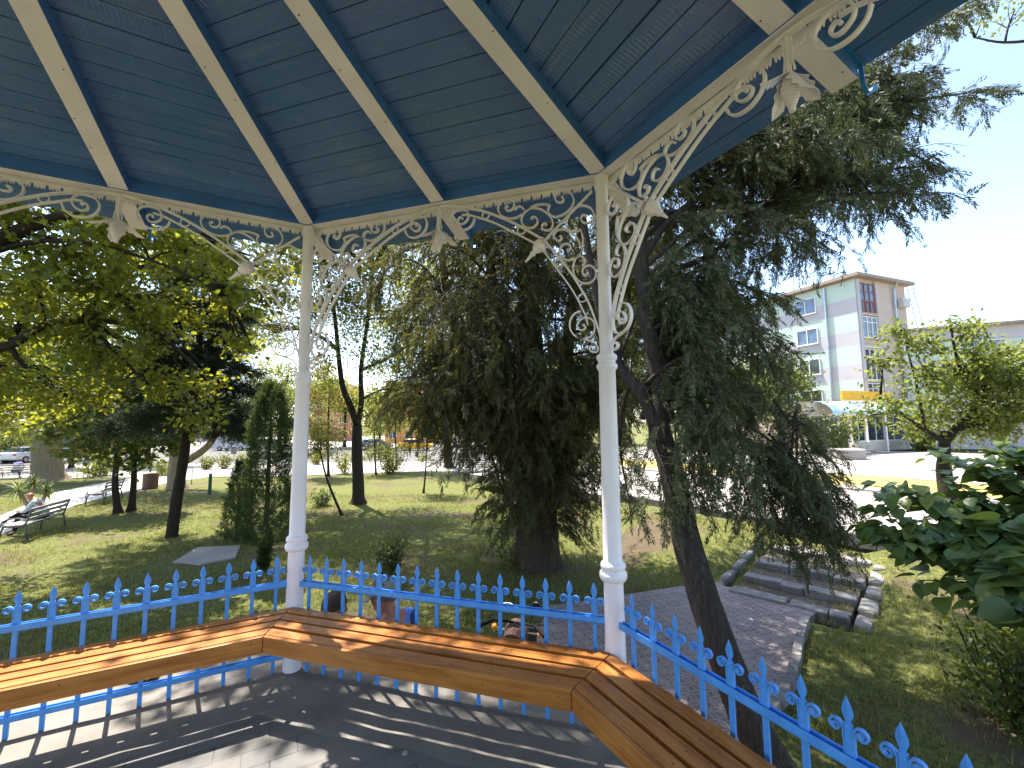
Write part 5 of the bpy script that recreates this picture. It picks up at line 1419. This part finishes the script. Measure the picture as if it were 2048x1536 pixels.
for q in range(205):
    s = stems[RNG.choice([0, 0, 1, 2, 3, 4])]; i = RNG.integers(len(s)//4, len(s)-1); p0 = np.array(s[i])
    a = RNG.uniform(0, 2*PI); d = np.array([math.cos(a), math.sin(a), 0.0])
    hgt = p0[2]-GZ
    L = RNG.uniform(1.0, 2.5)*(1.0 if hgt < 7 else max(.35, 1-(hgt-7)/8))
    p1 = p0+d*L*.4+UP*RNG.uniform(.05, .35); p2 = p0+d*L*.75+UP*RNG.uniform(-.25, .2); p3 = p0+d*L-UP*RNG.uniform(.3, 1.1)
    if p3[2] < GZ+3.25: p3[2] = GZ+3.25+RNG.uniform(0, 1.0); p2[2] = max(p2[2], p3[2]+.2)
    x, y = in_view(p3)
    if y > 955 and abs(x-1078) < 60: continue
    if x < 790 and y > 540 and RNG.random() < .7: continue
    tl.append(([p0, p1, p2, p3], RNG.uniform(.02, .045)))
def TLm(*pts): tl.append((A3([(a, b, TD+c) for a, b, c in pts]), .03))
TLm((1040,760,-.4),(1000,760,-.9),(960,810,-1.1),(945,850,-1.2),(940,870,-1.2))
TLm((1080,820,-.5),(1060,830,-.9),(1045,890,-1.1),(1035,920,-1.1))
TLm((1100,800,-.5),(1140,820,-.9),(1160,890,-1.0),(1165,930,-1.0))
TLm((1010,850,-.4),(975,860,-.8),(952,880,-.9),(938,890,-.9))
TLm((1120,860,-.4),(1170,870,-.5),(1200,930,-.5),(1215,950,-.5))
TLm((1000,690,-.3),(940,620,-.5),(880,600,-.6),(830,640,-.6),(810,690,-.6))
TLm((985,560,-.2),(920,500,-.3),(840,490,-.3),(770,530,-.3),(750,570,-.3))
TLm((1060,900,-.6),(1030,900,-1.0),(1010,940,-1.1),(1000,945,-1.1))
TLm((1090,900,-.6),(1115,890,-1.0),(1130,930,-1.1),(1120,950,-1.1))
TLm((1060,620,0),(1000,560,-.8),(960,600,-1.3),(940,680,-1.5),(940,760,-1.5))
TLm((1060,620,0),(1090,560,-.9),(1110,620,-1.3),(1110,700,-1.4),(1105,780,-1.4))
TLm((1150,560,0),(1180,560,-.8),(1195,640,-1.0),(1190,740,-1.0))
TLm((1055,700,0),(1040,680,-1.0),(1020,740,-1.4),(1015,820,-1.4),(1020,880,-1.4))
TLm((910,650,.5),(870,560,.2),(820,520,0),(770,540,-.1),(740,590,-.2))
TLm((885,520,.7),(930,480,.0),(990,500,-.6),(1030,560,-.9))
TLm((1215,660,.6),(1240,640,.3),(1260,700,.2),(1265,780,.2))
TLm((1240,520,.7),(1265,520,.4),(1280,600,.3),(1275,680,.3))
TLm((1150,560,0),(1120,480,-.5),(1090,470,-.9),(1060,530,-1.1))
TLm((1185,780,.4),(1220,800,.2),(1240,860,.1),(1240,940,.1))
TLm((1150,870,.2),(1190,900,-.2),(1215,950,-.3),(1225,960,-.3))
TLm((940,770,.4),(900,790,.2),(872,820,.1),(864,850,.1))
TLm((985,870,.2),(940,880,-.1),(915,890,-.2),(905,880,-.2))
TLm((1130,700,-.2),(1090,700,-1.1),(1070,760,-1.4),(1065,840,-1.4))
for q in range(16):                                              # boughs added on the far right side to shade the steps
    p0 = T3(1225, RNG.uniform(420, 640), .8); p3 = fr(RNG.uniform(10, 12), RNG.uniform(2.4, 4.6), RNG.uniform(3.2, 6.6)); tl.append(([p0, p0*.6+p3*.4+UP*.3, p0*.25+p3*.75+UP*.25, p3], .035))
limbs_tree('giant_thuja', 'massive old thuja with thick ribbed trunk and dark hanging foliage, on the lawn', 'tree', tt, tl, 'thuja', 'bark_red', ['hang', 'juniper_b'], .34, sub_n=11, sub_len=(.4, 1.15), step=.12, droop=.55, hang=.40, dens=.74, sub_r=.008, start=.15)
# orange stub of a cut branch on the giant thuja
mb = MB(); mb.tube(A3([(1062,512,TD-1.2),(1052,521,TD-1.3),(1040,528,TD-1.35),(1028,524,TD-1.4),(1017,522,TD-1.45)]), [.05,.045,.05,.04,.035], 9)
gt = bpy.data.objects['giant_thuja']; o = mb.build('cut_branch', paint('bare_orange_wood', (.30,.10,.045), (.42,.17,.08), .8, 8, .4, 60)); lpart(o, gt); o['label'] = 'bare orange stub of a cut branch'

# columnar thuja and its small neighbour
def column(label, base, h, prof, n, size):
    e = empty('columnar_thuja', base, label, 'tree', None)
    mb = MB(); mb.tube([base-UP*.1, base+UP*h*.5, base+UP*h*.95], [.06, .045, .01], 8, jit=.1); lpart(mb.build('trunk', M['bark_red']), e)
    z = RNG.random(n); rr = np.interp(z, [p[0] for p in prof], [p[1] for p in prof]); a = RNG.uniform(0, 2*PI, n)
    rr = rr*(1+.16*np.sin(a*3+z*17)+.10*np.sin(a*5-z*31)); q = rr*np.sqrt(RNG.uniform(.3, 1, n))
    P = base+np.stack([q*np.cos(a), q*np.sin(a), z*h], 1)
    D = unit(np.stack([np.cos(a)*.6, np.sin(a)*.6, np.full(n, .75)], 1)+RNG.normal(0, .3, (n, 3)))
    lpart(place('crown', 'flat', P, D, rvec(n), size*RNG.uniform(.7, 1.25, n), M['column']), e)
b0 = gp(528, 1141); d0 = (b0-CAM)@_f; hh = (1141-772)/FPX*d0
column('dark green columnar thuja left of the left white post', b0, hh, [(0,.0),(.135,.0),(.14,.35),(.25,.62),(.42,.58),(.6,.38),(.8,.36),(.93,.24),(1,.05)], 3300, .19)
b1 = gp(474, 1082); d1 = (b1-CAM)@_f
column('smaller cone shaped thuja leaning against the columnar thuja', b1, (1082-930)/FPX*d1, [(0,.2),(.12,.40),(.4,.36),(.75,.2),(1,.03)], 900, .18)

# dark fir with layered boughs behind, on the leaning slim trunk
F0 = gp(343, 1074); dF = (F0-CAM)@_f
ft = [([F0-UP*.1, F0, at(356,985,dF), at(371,890,dF), at(386,800,dF), at(396,720,dF), at(403,640,dF), at(408,560,dF), at(410,490,dF), at(411,440,dF)], .17, .02)]
fs_ = crom(ft[0][0], 5); fl_ = []
for q in range(62):
    i = int(len(fs_)*(.36+.63*q/62)); p0 = fs_[min(i, len(fs_)-2)]; f = q/62
    a = q*2.4+RNG.uniform(-.3, .3); d = np.array([math.cos(a), math.sin(a), 0.0]); L = (2.15*(1-f)**.8+.25)*RNG.uniform(.75, 1.15)
    fl_.append(([p0, p0+d*L*.4+UP*.06, p0+d*L*.75-UP*.02, p0+d*L-UP*.12], .022*(1-f)+.008))
limbs_tree('fir_tree', 'dark fir with flat layered boughs left of the left white post', 'tree', ft, fl_, 'fir', 'bark_dark', ['needle'], .31, sub_n=22, sub_len=(.3, .8), step=.05, droop=.12, hang=.05, dens=1.0, sub_r=.006, start=.1)

# maple whose limbs reach in from the left
mtb = gp(-330, 1175); dm = (mtb-CAM)@_f
mt = [mtb, at(-325, 1000, dm), at(-310, 800, dm), at(-290, 640, dm), at(-260, 480, dm), at(-230, 300, dm), at(-210, 100, dm)]
mfk = [([at(-290,640,dm), at(-180,600,8.6), at(-60,520,8.0), at(40,462,7.7), at(110,436,7.5), at(160,424,7.3), at(260,400,7.2)], .17, .05),
       ([at(-310,760,dm), at(-180,740,9.2), at(-60,710,8.8), at(20,690,8.6), at(90,650,8.5), at(165,640,8.5), at(250,600,8.4)], .14, .035),
       ([at(-60,520,8.0), at(60,485,7.6), at(170,485,7.4), at(300,520,7.4), at(420,570,7.5)], .05, .018),
       ([at(-230,300,dm), at(-60,200,9.5), at(120,120,10.2), at(300,60,11)], .13, .05), ([at(120,120,10.2), at(350,90,9.2), at(560,80,8.2), at(720,80,7.4)], .07, .02), ([at(260,400,7.2), at(350,440,8.2), at(470,500,8.8), at(560,530,9.2)], .045, .015),
       ([at(-210,200,dm), at(0,0,11.5), at(200,-160,12.5)], .12, .05)]
mbl = [(at(x, y, d), (rx, rx, rz)) for x, y, d, rx, rz in (
    (-40,420,7.6,1.0,.55),(70,400,7.6,.8,.4),(190,440,7.6,.75,.4),(30,540,7.9,.8,.5),(150,560,7.7,.7,.4),(270,470,7.6,.7,.4),(370,500,7.8,.6,.35),(440,590,7.8,.5,.3),(120,640,8.6,.8,.4),(260,620,8.5,.7,.4),
    (20,640,8.8,.8,.5),(200,720,8.8,.8,.4),(330,690,8.6,.5,.3),(60,760,9.2,.9,.45),(-60,700,9.2,1.0,.6),(150,800,9.2,.7,.35),(300,770,9,.55,.28),(420,770,9,.4,.22),(390,830,9,.4,.25),(-150,560,8.5,1.0,.7),(-200,760,9,1.0,.7),(120,480,8.2,.8,.45),
    (250,520,9.8,.9,.5),(120,600,10,1.0,.5),(380,610,10,.8,.45),(40,820,10,.9,.4),(340,420,8.6,.7,.4),(470,520,9,.6,.4),(520,600,9,.5,.4),(560,520,9.4,.6,.4),(500,690,9.2,.45,.3),(220,560,8.8,.7,.4),
    (100,250,10,1.8,.8),(320,150,11,1.8,.8),(180,0,12,2.2,1.0),(420,20,12,2,.8),(640,100,7.6,1.1,.5),(520,40,8.6,1.2,.6),(760,60,7.2,.9,.45),(380,60,9.2,1.2,.6))]  # these upper blobs and their fork are unseen, added to shade lawn and benches
mbl += [(np.array([4.7, 4.1, 7.5]), (.8, .8, .35)), (np.array([5.3, 3.2, 7.8]), (.6, .6, .3))]  # unseen leaf clumps added to dapple the floor along the left railing
broad_tree('maple_tree', 'big maple outside the left edge whose backlit leafy limbs hang into the picture', 'tree', mt, .30, .16, mbl, 'maple', 'maple', .105, 1050, 48, .30, 'bark_dark', mfk, limb_r=.4)

def simple_tree(name, label, base, top, r0, px_blobs, d, mat, size, ncl, npl, clr, bark='bark_dark', tpl='leaf', forks=(), r1=None, group=None, trunk_pts=None):
    tp = trunk_pts or [base, base*.66+top*.34+RNG.normal(0, .05, 3), base*.33+top*.67+RNG.normal(0, .05, 3), top]
    bl = [(at(x, y, d+dd), (rx, rx, rz)) for x, y, dd, rx, rz in px_blobs]
    return broad_tree(name, label, 'tree', tp, r0, r1 or r0*.45, bl, mat, tpl, size, ncl, npl, clr, bark, forks, group)
# forked tree behind the garden path
b = gp(353, 976); d = (b-CAM)@_f
simple_tree('forked_tree', 'forked pale trunked tree behind the fir, its right limb curving up', b, at(362, 800, d), .42, [(300,830,0,1.6,1.0),(380,800,0,1.6,1.0),(440,760,.5,1.4,1.0),(250,780,0,1.6,1.1),(340,720,.5,1.8,1.2),(450,690,.5,1.5,1.0),(420,840,-.5,.9,.5),(300,620,1,1.8,1.1),(400,600,1,1.8,1.1),(480,560,1.5,1.8,1.1),(520,650,1,1.4,1.0),(220,600,1.5,1.8,1.1),(350,520,1.5,2.2,1.2)], d, 'ash', .17, 380, 42, .5, 'bark_pale',
            forks=[([at(366,925,d), at(400,905,d), at(425,880,d), at(430,850,d), at(428,800,d)], .2, .12), ([at(350,930,d), at(340,880,d), at(330,820,d)], .2, .1)], trunk_pts=[b, at(352,945,d), at(355,910,d), at(362,860,d), at(366,800,d)])
# two slim trees by the second bench
for (bx, by, tx, lab, bl) in ((236,1027,232,'slim dark trunk by the second park bench, the left one of the close pair',[(150,830,0,1.1,.8),(230,850,0,1.1,.7),(120,760,.5,1.2,.8),(220,760,.3,1.2,.8),(180,900,0,.9,.4),(280,880,0,.8,.5),(110,850,.5,.9,.6)]),
                              (262,1023,277,'slim leaning trunk by the second park bench, the right one of the close pair',[(290,820,.3,1.0,.8),(330,880,.3,.8,.5),(260,920,0,.7,.35),(310,740,.5,1.1,.7),(200,690,.8,1.2,.8)])):
    b = gp(bx, by); d = (b-CAM)@_f
    simple_tree('slim_tree', lab, b, at(tx, 860, d), .12, bl, d, 'darkleaf', .15, 130, 46, .38, 'bark_dark', 'maple')
# tree right of the left post
b = gp(717, 1007); d = (b-CAM)@_f
simple_tree('dark_trunked_tree', 'tree with dark forked trunk just right of the left white post', b, at(714, 850, d), .25, [(690,560,0,1.5,1.0),(740,640,0,1.3,1.0),(660,640,.3,1.3,.9),(760,720,0,1.1,.8),(700,480,0,1.6,1.0),(800,560,.5,1.3,1.0),(660,760,0,.8,.6),(790,780,.3,.9,.6),(560,560,1,1.5,1.0),(540,660,1.5,1.2,.9),(590,480,1,1.4,.9),(745,820,.2,.6,.4),(630,540,-.5,.9,.7),(700,600,-.6,.9,.7),(660,700,-.4,.7,.6),(740,560,-.6,.8,.7),(780,640,-.2,.8,.7),(820,690,.3,.8,.7),(620,620,.6,1.0,.8),(620,380,0,1.9,1.0),(780,330,-1,1.9,1.0),(700,220,0,2.2,1.2),(560,250,1,2.0,1.1),(850,200,-2,1.9,1.0),(640,100,-1,2.2,1.2),(640,470,-2.5,1.1,.5),(720,450,-2.5,1.1,.5),(800,455,-2,1.1,.5),(860,470,0,1.3,.6),(560,440,-1,1.3,.6),(500,420,1,1.5,.7),(760,500,-1,1.0,.5),(680,430,2,1.5,.8),(830,410,2,1.5,.8)], d, 'ash', .12, 1000, 58, .42, 'bark_dark',  # topmost blobs, behind the roof, are added to dapple the lawn
            forks=[([at(715,850,d), at(700,810,d), at(685,770,d), at(676,700,d), at(668,620,d), at(650,520,d)], .15, .05), ([at(716,850,d), at(723,800,d), at(722,740,d), at(735,640,d), at(745,540,d), at(740,380,d), at(720,220,d)], .12, .03)], r1=.19, trunk_pts=[b, at(716,960,d), at(714,900,d), at(714,850,d)])
# broad tree at the far edge of the lawn
b = gp(898, 936); d = (b-CAM)@_f
simple_tree('broad_tree', 'broad tree at the far edge of the lawn, left behind the big thuja', b, at(890, 830, d), .34, [(850,640,0,2.6,2.0),(800,720,0,1.8,1.2),(900,720,0,2.4,1.8),(930,620,0,2.4,2.0),(840,560,1,2.6,1.8),(930,520,1,2.6,1.8),(960,780,0,1.6,1.4),(900,830,-.5,1.3,.8),(780,640,1,1.6,1.2)], d, 'ash', .20, 340, 46, .62, 'bark_dark',
            forks=[([at(890,830,d), at(870,770,d), at(850,700,d), at(830,640,d)], .2, .1), ([at(893,840,d), at(915,760,d), at(930,660,d)], .2, .1), ([at(880,790,d), at(850,765,d), at(815,758,d), at(785,752,d)], .09, .03)], r1=.25)
# slanting bare stems and saplings
def sapling(label, base_px, pts, r, blobs, mat, size=.09, ncl=50, npl=34, clr=.22):
    b = gp(*base_px); d = (b-CAM)@_f
    tp = [b]+[at(x, y, d) for x, y in pts]
    return broad_tree('sapling', label, 'sapling', tp, r, r*.45, [(at(x, y, d), (rx, rx, rz)) for x, y, rx, rz in blobs], mat, 'leaf', size, ncl, npl, clr, 'bark_dark', (), 'saplings on the lawn')
sapling('slender bronze leaved sapling seen right beside the left white post', (657,953), [(656,900),(657,830),(659,770)], .08, [(650,800,1.2,1.0),(630,850,1.0,.8),(670,860,.9,.8),(640,740,1.0,.8),(680,780,.7,.7),(640,900,.7,.4)], 'autumn', .16, 120, 40, .42)
sapling('thin sapling slanting to the left, right of the left white post', (684,1031), [(664,985),(650,945),(640,900)], .05, [(635,870,.5,.35),(625,900,.45,.3),(655,890,.4,.3)], 'ash', .09, 40, 30, .22)
sapling('sapling with two round leaf tufts halfway up, in front of the road', (847,986), [(851,945),(853,905),(855,850)], .045, [(838,913,.30,.24),(862,917,.34,.26),(852,850,.9,.7),(870,820,.8,.6),(835,830,.6,.5)], 'ash', .10, 80, 36, .24)
sapling('young thin stemmed sapling with sparse top in front of the yellow taxi', (793,941), [(792,900),(790,860),(795,820)], .07, [(795,800,1.0,.8),(770,830,.9,.7),(820,840,.9,.6)], 'autumn', .15, 60, 36, .4)
sapling('sapling with low leafy stem right of the dark trunked tree', (752,950), [(750,910),(749,870),(752,820)], .06, [(745,860,.9,.7),(760,830,.8,.7),(740,910,.6,.45),(765,905,.7,.5)], 'ash', .13, 80, 36, .34)
# low shrubs
def shrub(name, label, px, py, w, h, mat, size, n, stems=9, tpl='leaf', group=None, low=.25, cat='shrub'):
    b = gp(px, py); e = empty(name, b, label, cat, group); mb = MB(); P_ = []
    for q in range(stems):
        a = RNG.uniform(0, 2*PI); r_ = w*.5*RNG.uniform(.2, 1); tip = b+np.array([math.cos(a)*r_, math.sin(a)*r_, h*RNG.uniform(.7, 1)])
        C = curve(b+np.array([math.cos(a), math.sin(a), 0])*w*.06, tip, -.04, 5, .05); mb.tube(C, [.012*h+.004]*2+[.008*h+.003]*2+[.003], 5)
        m = n//stems; t = RNG.uniform(low, 1.02, m); C = np.array(C)
        x = t.clip(0, .999)*4; i = x.astype(int); pp = C[i]+(C[np.minimum(i+1, 4)]-C[i])*(x-i)[:, None]
        P_.append(pp+RNG.normal(0, w*.10, (m, 3)))
    lpart(mb.build('stem', M['twig']), e); P_ = np.concatenate(P_); k = len(P_)
    lpart(place('foliage', tpl, P_, unit(rvec(k)+np.array([0, 0, .55])), rvec(k), size*RNG.uniform(.6, 1.3, k), M[mat]), e)
    return e
shrub('evergreen_shrub', 'small bushy evergreen with bare lower stems, above the cap of the standing man', 777, 1168, .78, 1.02, 'shrub', .06, 2600, 16, low=.42)
RB = 'rose bushes along the garden path'
for i, (x, y, w, h, lb) in enumerate(((415,940,1.3,1.0,'leafy rose bush by the path, directly above the dark green post'),(450,938,1.4,1.1,'rose bush by the path between green post and columnar thuja'),(489,934,1.3,1.2,'rose bush by the path half hidden by the columnar thuja'),(630,930,1.3,1.0,'low bush by the path just right of the left white post'),(690,948,1.6,1.5,'rounded bush left of the dark forked trunk'),(330,952,1.6,1.0,'yellowish bush by the path left of the forked trunk'))):
    shrub('rose_bush', lb, x, y, w, h, 'yellow' if i != 4 else 'ash', .13, 650, 10, group=RB, low=.15)
shrub('spreading_bush', 'spreading bush with small leaves right of the dark forked trunk', 780, 948, 2.6, 2.0, 'ash', .14, 1500, 16, low=.1)
shrub('low_bush', 'low yellow green bush behind the broad pale trunk', 190, 955, 3.2, 1.4, 'yellow', .16, 1300, 14, low=.1)
shrub('low_bush', 'dry grassy bush at the foot of the left white post, right side', 640, 1012, 1.0, .6, 'shrub', .10, 700, 12, low=.1)
shrub('ivy_clump', 'leafy suckers around the foot of the giant thuja', 1040, 1128, 1.6, .55, 'darkleaf', .07, 900, 14, low=.1)
shrub('shop_bush', 'bright yellow green bush left of the shop door', 1655, 912, 4.6, 3.0, 'yellow', .26, 1500, 16, low=.05)
shrub('shop_bush', 'bright yellow green bush on the pavement under the yellow tree', 1845, 905, 3.6, 2.4, 'yellow', .24, 1200, 14, low=.05)
# broad pale trunk at the left edge
b = gp(95, 962); d = (b-CAM)@_f
simple_tree('plane_tree', 'very broad pale trunked tree near the left edge beside the path', b, at(92, 780, d), .72, [(60,740,0,3,2),(150,760,0,3,2),(100,650,1,3.5,2.5),(20,820,0,1.8,1.2),(190,830,0,2.0,1.0),(130,850,-.5,1.4,.6)], d, 'darkleaf', .22, 240, 46, .7, 'bark_pale', 'maple', r1=.55)
shrub('yellow_bush', 'yellow leaved bush at the left edge before the orange house', 25, 925, 5.0, 4.0, 'yellow', .26, 2200, 18, low=.2)
# yucca by the first bench
b = gp(62, 1030); d = (b-CAM)@_f; e = empty('yucca', b, 'three headed yucca with spiky green rosettes behind the bald man', 'yucca')
mb = MB(); Pq = []; Dq = []; Sq = []
for x, y in ((36,968),(67,953),(92,968)):
    tip = at(x, y+14, d); mb.tube(curve(b, tip, .0, 5, .06), [.09,.07,.06,.06,.06], 8)
    for q in range(70):
        el = RNG.uniform(-.9, 1.45); a = RNG.uniform(0, 2*PI)
        Pq.append(tip+UP*.02*el); Dq.append([math.cos(a)*math.cos(el), math.sin(a)*math.cos(el), math.sin(el)]); Sq.append(RNG.uniform(.36, .58))
lpart(mb.build('stem', M['bark_pale'], smooth=True), e); Dq = np.array(Dq)
lpart(place('leaf_rosettes', 'blade', Pq, Dq, np.tile(UP, (len(Dq), 1))+rvec(len(Dq))*.2, np.array(Sq), M['yucca'], None, 1.2), e)

# right hand side: yellow tree before the block, heart leaved shrub near the railing
b = gd(1888, 9.2); d = 9.2
yb = [(1905,655,0,.22,.2),(1818,690,-.2,.22,.2),(1945,700,0,.3,.25),(1900,745,0,.7,.4),(1970,760,0,.8,.45),(2040,770,0,.9,.55),(1935,665,.2,.25,.3),(2010,720,.3,.5,.3),(1850,770,-.3,.4,.3),(1910,810,0,.8,.3),(2000,825,0,.9,.3),(1780,800,-.4,.32,.2),(1860,700,-.3,.25,.2),(1850,850,0,.5,.2),(2110,730,0,1.0,.6),(1765,730,-.3,.22,.16),(1800,660,-.4,.2,.14),(1960,860,0,.8,.2),(1745,830,-.4,.22,.16)]
simple_tree('yellow_tree', 'backlit yellow green tree with dark spreading limbs before the low building at the right', b, at(1892, 862, d), .17, yb, d, 'yellow', .11, 300, 40, .24, 'bark_dark',
            forks=[([at(1892,880,d), at(1930,840,d), at(1965,800,d), at(1990,812,d), at(2060,805,d)], .09, .03), ([at(1890,885,d), at(1850,860,d), at(1800,825,d), at(1760,800,d)], .06, .015), ([at(1965,800,d), at(1930,760,d), at(1910,700,d), at(1900,640,d)], .05, .015), ([at(1892,870,d), at(1960,846,d), at(2060,842,d)], .06, .03), ([at(1850,860,d), at(1835,780,d), at(1815,700,d), at(1800,650,d)], .03, .01)], trunk_pts=[b, at(1890,960,d), at(1888,910,d), at(1892,862,d)])
b = gd(2230, 4.6); e = empty('heart_leaved_shrub', b, 'large shrub with broad dark heart shaped leaves reaching in at the right edge', 'shrub')
mb = MB(); Pq = []; Dq = []; Nq = []; Sq = []
tips = [(1720,1010,4.8),(1750,1050,4.7),(1770,960,4.9),(1820,980,4.8),(1850,1040,4.6),(1880,1110,4.3),(1830,1100,4.5),(1900,960,4.8),(1940,920,4.8),(1990,890,4.8),(2050,900,4.7),(1960,1000,4.6),(2010,960,4.6),(2060,1000,4.4),(1900,1060,4.4),(1950,1090,4.2),(2000,1050,4.2),(2040,1100,4.0),(1980,1150,3.9),(2020,1190,3.7),(2060,1160,3.7),(1900,1160,4.1),(2060,1240,3.5),(1830,1160,4.4),(1870,940,5.0),(2100,950,4.4),(2100,1080,4.0),(1800,1040,4.6),(2020,890,4.9),(1940,1180,4.0),(1700,1060,4.8),(1730,970,4.9),(1780,1090,4.5),(1850,900,5.0),(1900,1010,4.6),(1970,940,4.7),(2040,1040,4.3),(2030,1240,3.5),(1990,1220,3.7),(1860,1010,4.7),(1930,1040,4.5),(1750,1010,4.7),(1810,1060,4.5),(2050,1120,3.7),(2080,1180,3.5),(2000,1130,3.8),(1950,1130,4.0),(2070,1270,3.4),(1760,1080,4.6),(2090,1050,3.9),(1960,1210,3.8)]
for (x, y, dd) in tips:
    tip = at(x, y, dd); src = b+UP*RNG.uniform(.3, 1.5)+RNG.normal(0, .1, 3)*np.array([1, 1, 0])
    C = crom(curve(src, tip, .10, 6, .05), 3); mb.tube(C, list(np.linspace(.020, .004, len(C))), 6)
    n = len(C)
    for q in range(50):
        t = RNG.uniform(.42, 1.0); i = min(n-2, int(t*(n-1))); p = C[i]; dr = unit(C[i+1]-C[i])
        sd = unit(np.cross(dr, UP))*(1 if q % 2 else -1)
        Pq.append(p+sd*.05+RNG.normal(0, .05, 3)); Dq.append(unit(dr*.5+sd*RNG.uniform(.3, 1)-UP*RNG.uniform(.1, .6))); Nq.append(unit(UP+RNG.normal(0, .35, 3))); Sq.append(RNG.uniform(.12, .20)*(1.3 if x > 1960 else 1))
lpart(mb.build('stem', M['bark_dark'], smooth=True), e)
lpart(place('foliage', 'heart', Pq, Dq, Nq, np.array(Sq), M['big']), e)
shrub('dark_shrub', 'dark low shrub in the bottom right corner behind the railing', 2040, 1450, 1.5, 1.0, 'darkleaf', .075, 2600, 22, low=.05)
shrub('young_shoot', 'single thin young shoot in the grass under the heart leaved shrub', 1798, 1140, .1, .5, 'darkleaf', .05, 8, 1)

# tree leaning over from the far right top: bronze twigs against the sky
b = gd(2500, 8.5); T0 = [b, at(2480,700,8.5), at(2430,300,8.5), at(2350,0,8.5), at(2300,-200,8.5)]
broad_tree('bare_twigged_tree', 'tree off the right edge with sparse yellowish twigs against the sky, top right', 'tree', T0, .2, .08, [(at(1960,40,8),(.5,.5,.25)),(at(2030,20,8),(.6,.6,.25)),(at(2100,-60,8),(.9,.9,.5)),(at(1900,20,8),(.35,.35,.15)),(at(2240,60,8),(.8,.8,.6))], 'yellow', 'leaf', .07, 70, 26, .22, 'twig', [([at(2400,200,8.5), at(2250,110,8.2), at(2120,80,8), at(2010,85,8), at(1950,75,8)], .05, .012)])
# shade tree standing left ahead: its crown is above the roof line and dapples lawn and benches
b = gp(880, 958)
# background trees beyond the road: separate trees, crowns shared between copies
far = []
def far_tree(mat, seed):
    o = np.array([0, 0, 0.0]); bl = [((RNG.normal(0, 1.6), RNG.normal(0, 1.6), 5+RNG.uniform(-1.5, 3)), (1.9, 1.9, 1.6)) for _ in range(8)]
    return broad_tree('background_tree', 'x', 'tree', [o, o+UP*2, o+UP*4, o+UP*5.5], .22, .12, bl, mat, 'leaf', .34, 150, 36, .8, 'bark_dark', (), 'background trees across the road')
protos = [far_tree('ash', 1), far_tree('yellow', 2), far_tree('darkleaf', 3)]
FT = [(-60,30,1,'yellow green tree before the left orange house, at the picture edge'),(150,34,0,'green tree beyond the broad pale trunk'),(215,44,2,'dark tree far behind the second park bench'),(300,36,0,'green tree behind the litter bin'),(480,66,2,'dark tree far across the road left of the columnar thuja'),(560,52,0,'green tree across the road just left of the left white post'),
      (600,48,1,'yellow green tree seen right behind the left white post'),(690,64,0,'green tree far across the road behind the dark forked trunk'),(760,60,1,'yellow green tree across the road above the dark car'),(900,66,2,'dark tree across the square behind the broad tree'),(960,50,0,'green tree across the road left of the giant thuja'),(1010,58,1,'yellow green tree far behind the left side of the giant thuja'),
      (1120,46,0,'green tree far behind the giant thuja'),(1210,52,1,'yellow green tree behind the right white post'),(1300,40,0,'green tree behind the juniper trunk'),(1400,36,1,'yellow green tree seen through the juniper'),(1480,42,0,'green tree left of the apartment block'),(1560,34,2,'dark tree before the left wall of the apartment block'),(30,52,2,'dark tree behind the left orange house')]
for i, (px, dd, k, lb) in enumerate(FT):
    e = protos[k] if not any(f[1] == k for f in far) else None
    if e is None: e = copy_tree(protos[k])
    far.append((e, k)); p = gd(px, dd); e.location = tuple(p); e.rotation_euler = (0, 0, RNG.uniform(0, 6.28)); s = RNG.uniform(.8, 1.15)*(.85 if dd < 40 else 1.0); e.scale = (s, s, s*RNG.uniform(.9, 1.15)); e['label'] = lb
# ------------------------------------------------------------------ sky, sun, camera
W = bpy.data.worlds.new('World'); SC.world = W; W.use_nodes = True
nt = W.node_tree; nt.nodes.clear()
sk = nt.nodes.new('ShaderNodeTexSky'); sk.sky_type = 'NISHITA'; sk.sun_disc = False
SUN_AZ, SUN_EL = R(57), R(64)
sk.sun_elevation = SUN_EL; sk.sun_rotation = PI/2-SUN_AZ; sk.air_density = 1.0; sk.dust_density = 1.3; sk.ozone_density = 1.0
bg = nt.nodes.new('ShaderNodeBackground'); bg.inputs['Strength'].default_value = .135
ow = nt.nodes.new('ShaderNodeOutputWorld'); nt.links.new(sk.outputs[0], bg.inputs[0]); nt.links.new(bg.outputs[0], ow.inputs[0])
sun = bpy.data.lights.new('Sun', 'SUN'); sun.energy = 4.6; sun.angle = R(.53); sun.color = (1.0, .95, .88)
so = bpy.data.objects.new('Sun', sun); COL.objects.link(so)
sd = Vector((math.cos(SUN_AZ)*math.cos(SUN_EL), math.sin(SUN_AZ)*math.cos(SUN_EL), math.sin(SUN_EL)))
so.rotation_euler = sd.to_track_quat('Z', 'Y').to_euler()
so.location = (0, 0, 20)
cam = bpy.data.cameras.new('Camera'); co = bpy.data.objects.new('Camera', cam); COL.objects.link(co)
mt_ = Matrix(((_r[0], _u[0], -_f[0], CAM[0]), (_r[1], _u[1], -_f[1], CAM[1]), (_r[2], _u[2], -_f[2], CAM[2]), (0, 0, 0, 1)))
co.matrix_world = mt_
cam.sensor_width = 36; cam.lens = FPX/2048*36; cam.clip_start = .05; cam.clip_end = 3000
SC.camera = co
SC.view_settings.view_transform = 'Standard'; SC.view_settings.look = 'None'; SC.view_settings.exposure = 1.85; SC.view_settings.gamma = 1
SC.cycles.use_denoising = True
SC.cycles.max_bounces = 7; SC.cycles.diffuse_bounces = 4; SC.cycles.transmission_bounces = 4; SC.cycles.glossy_bounces = 3
SC.cycles.sample_clamp_indirect = 8
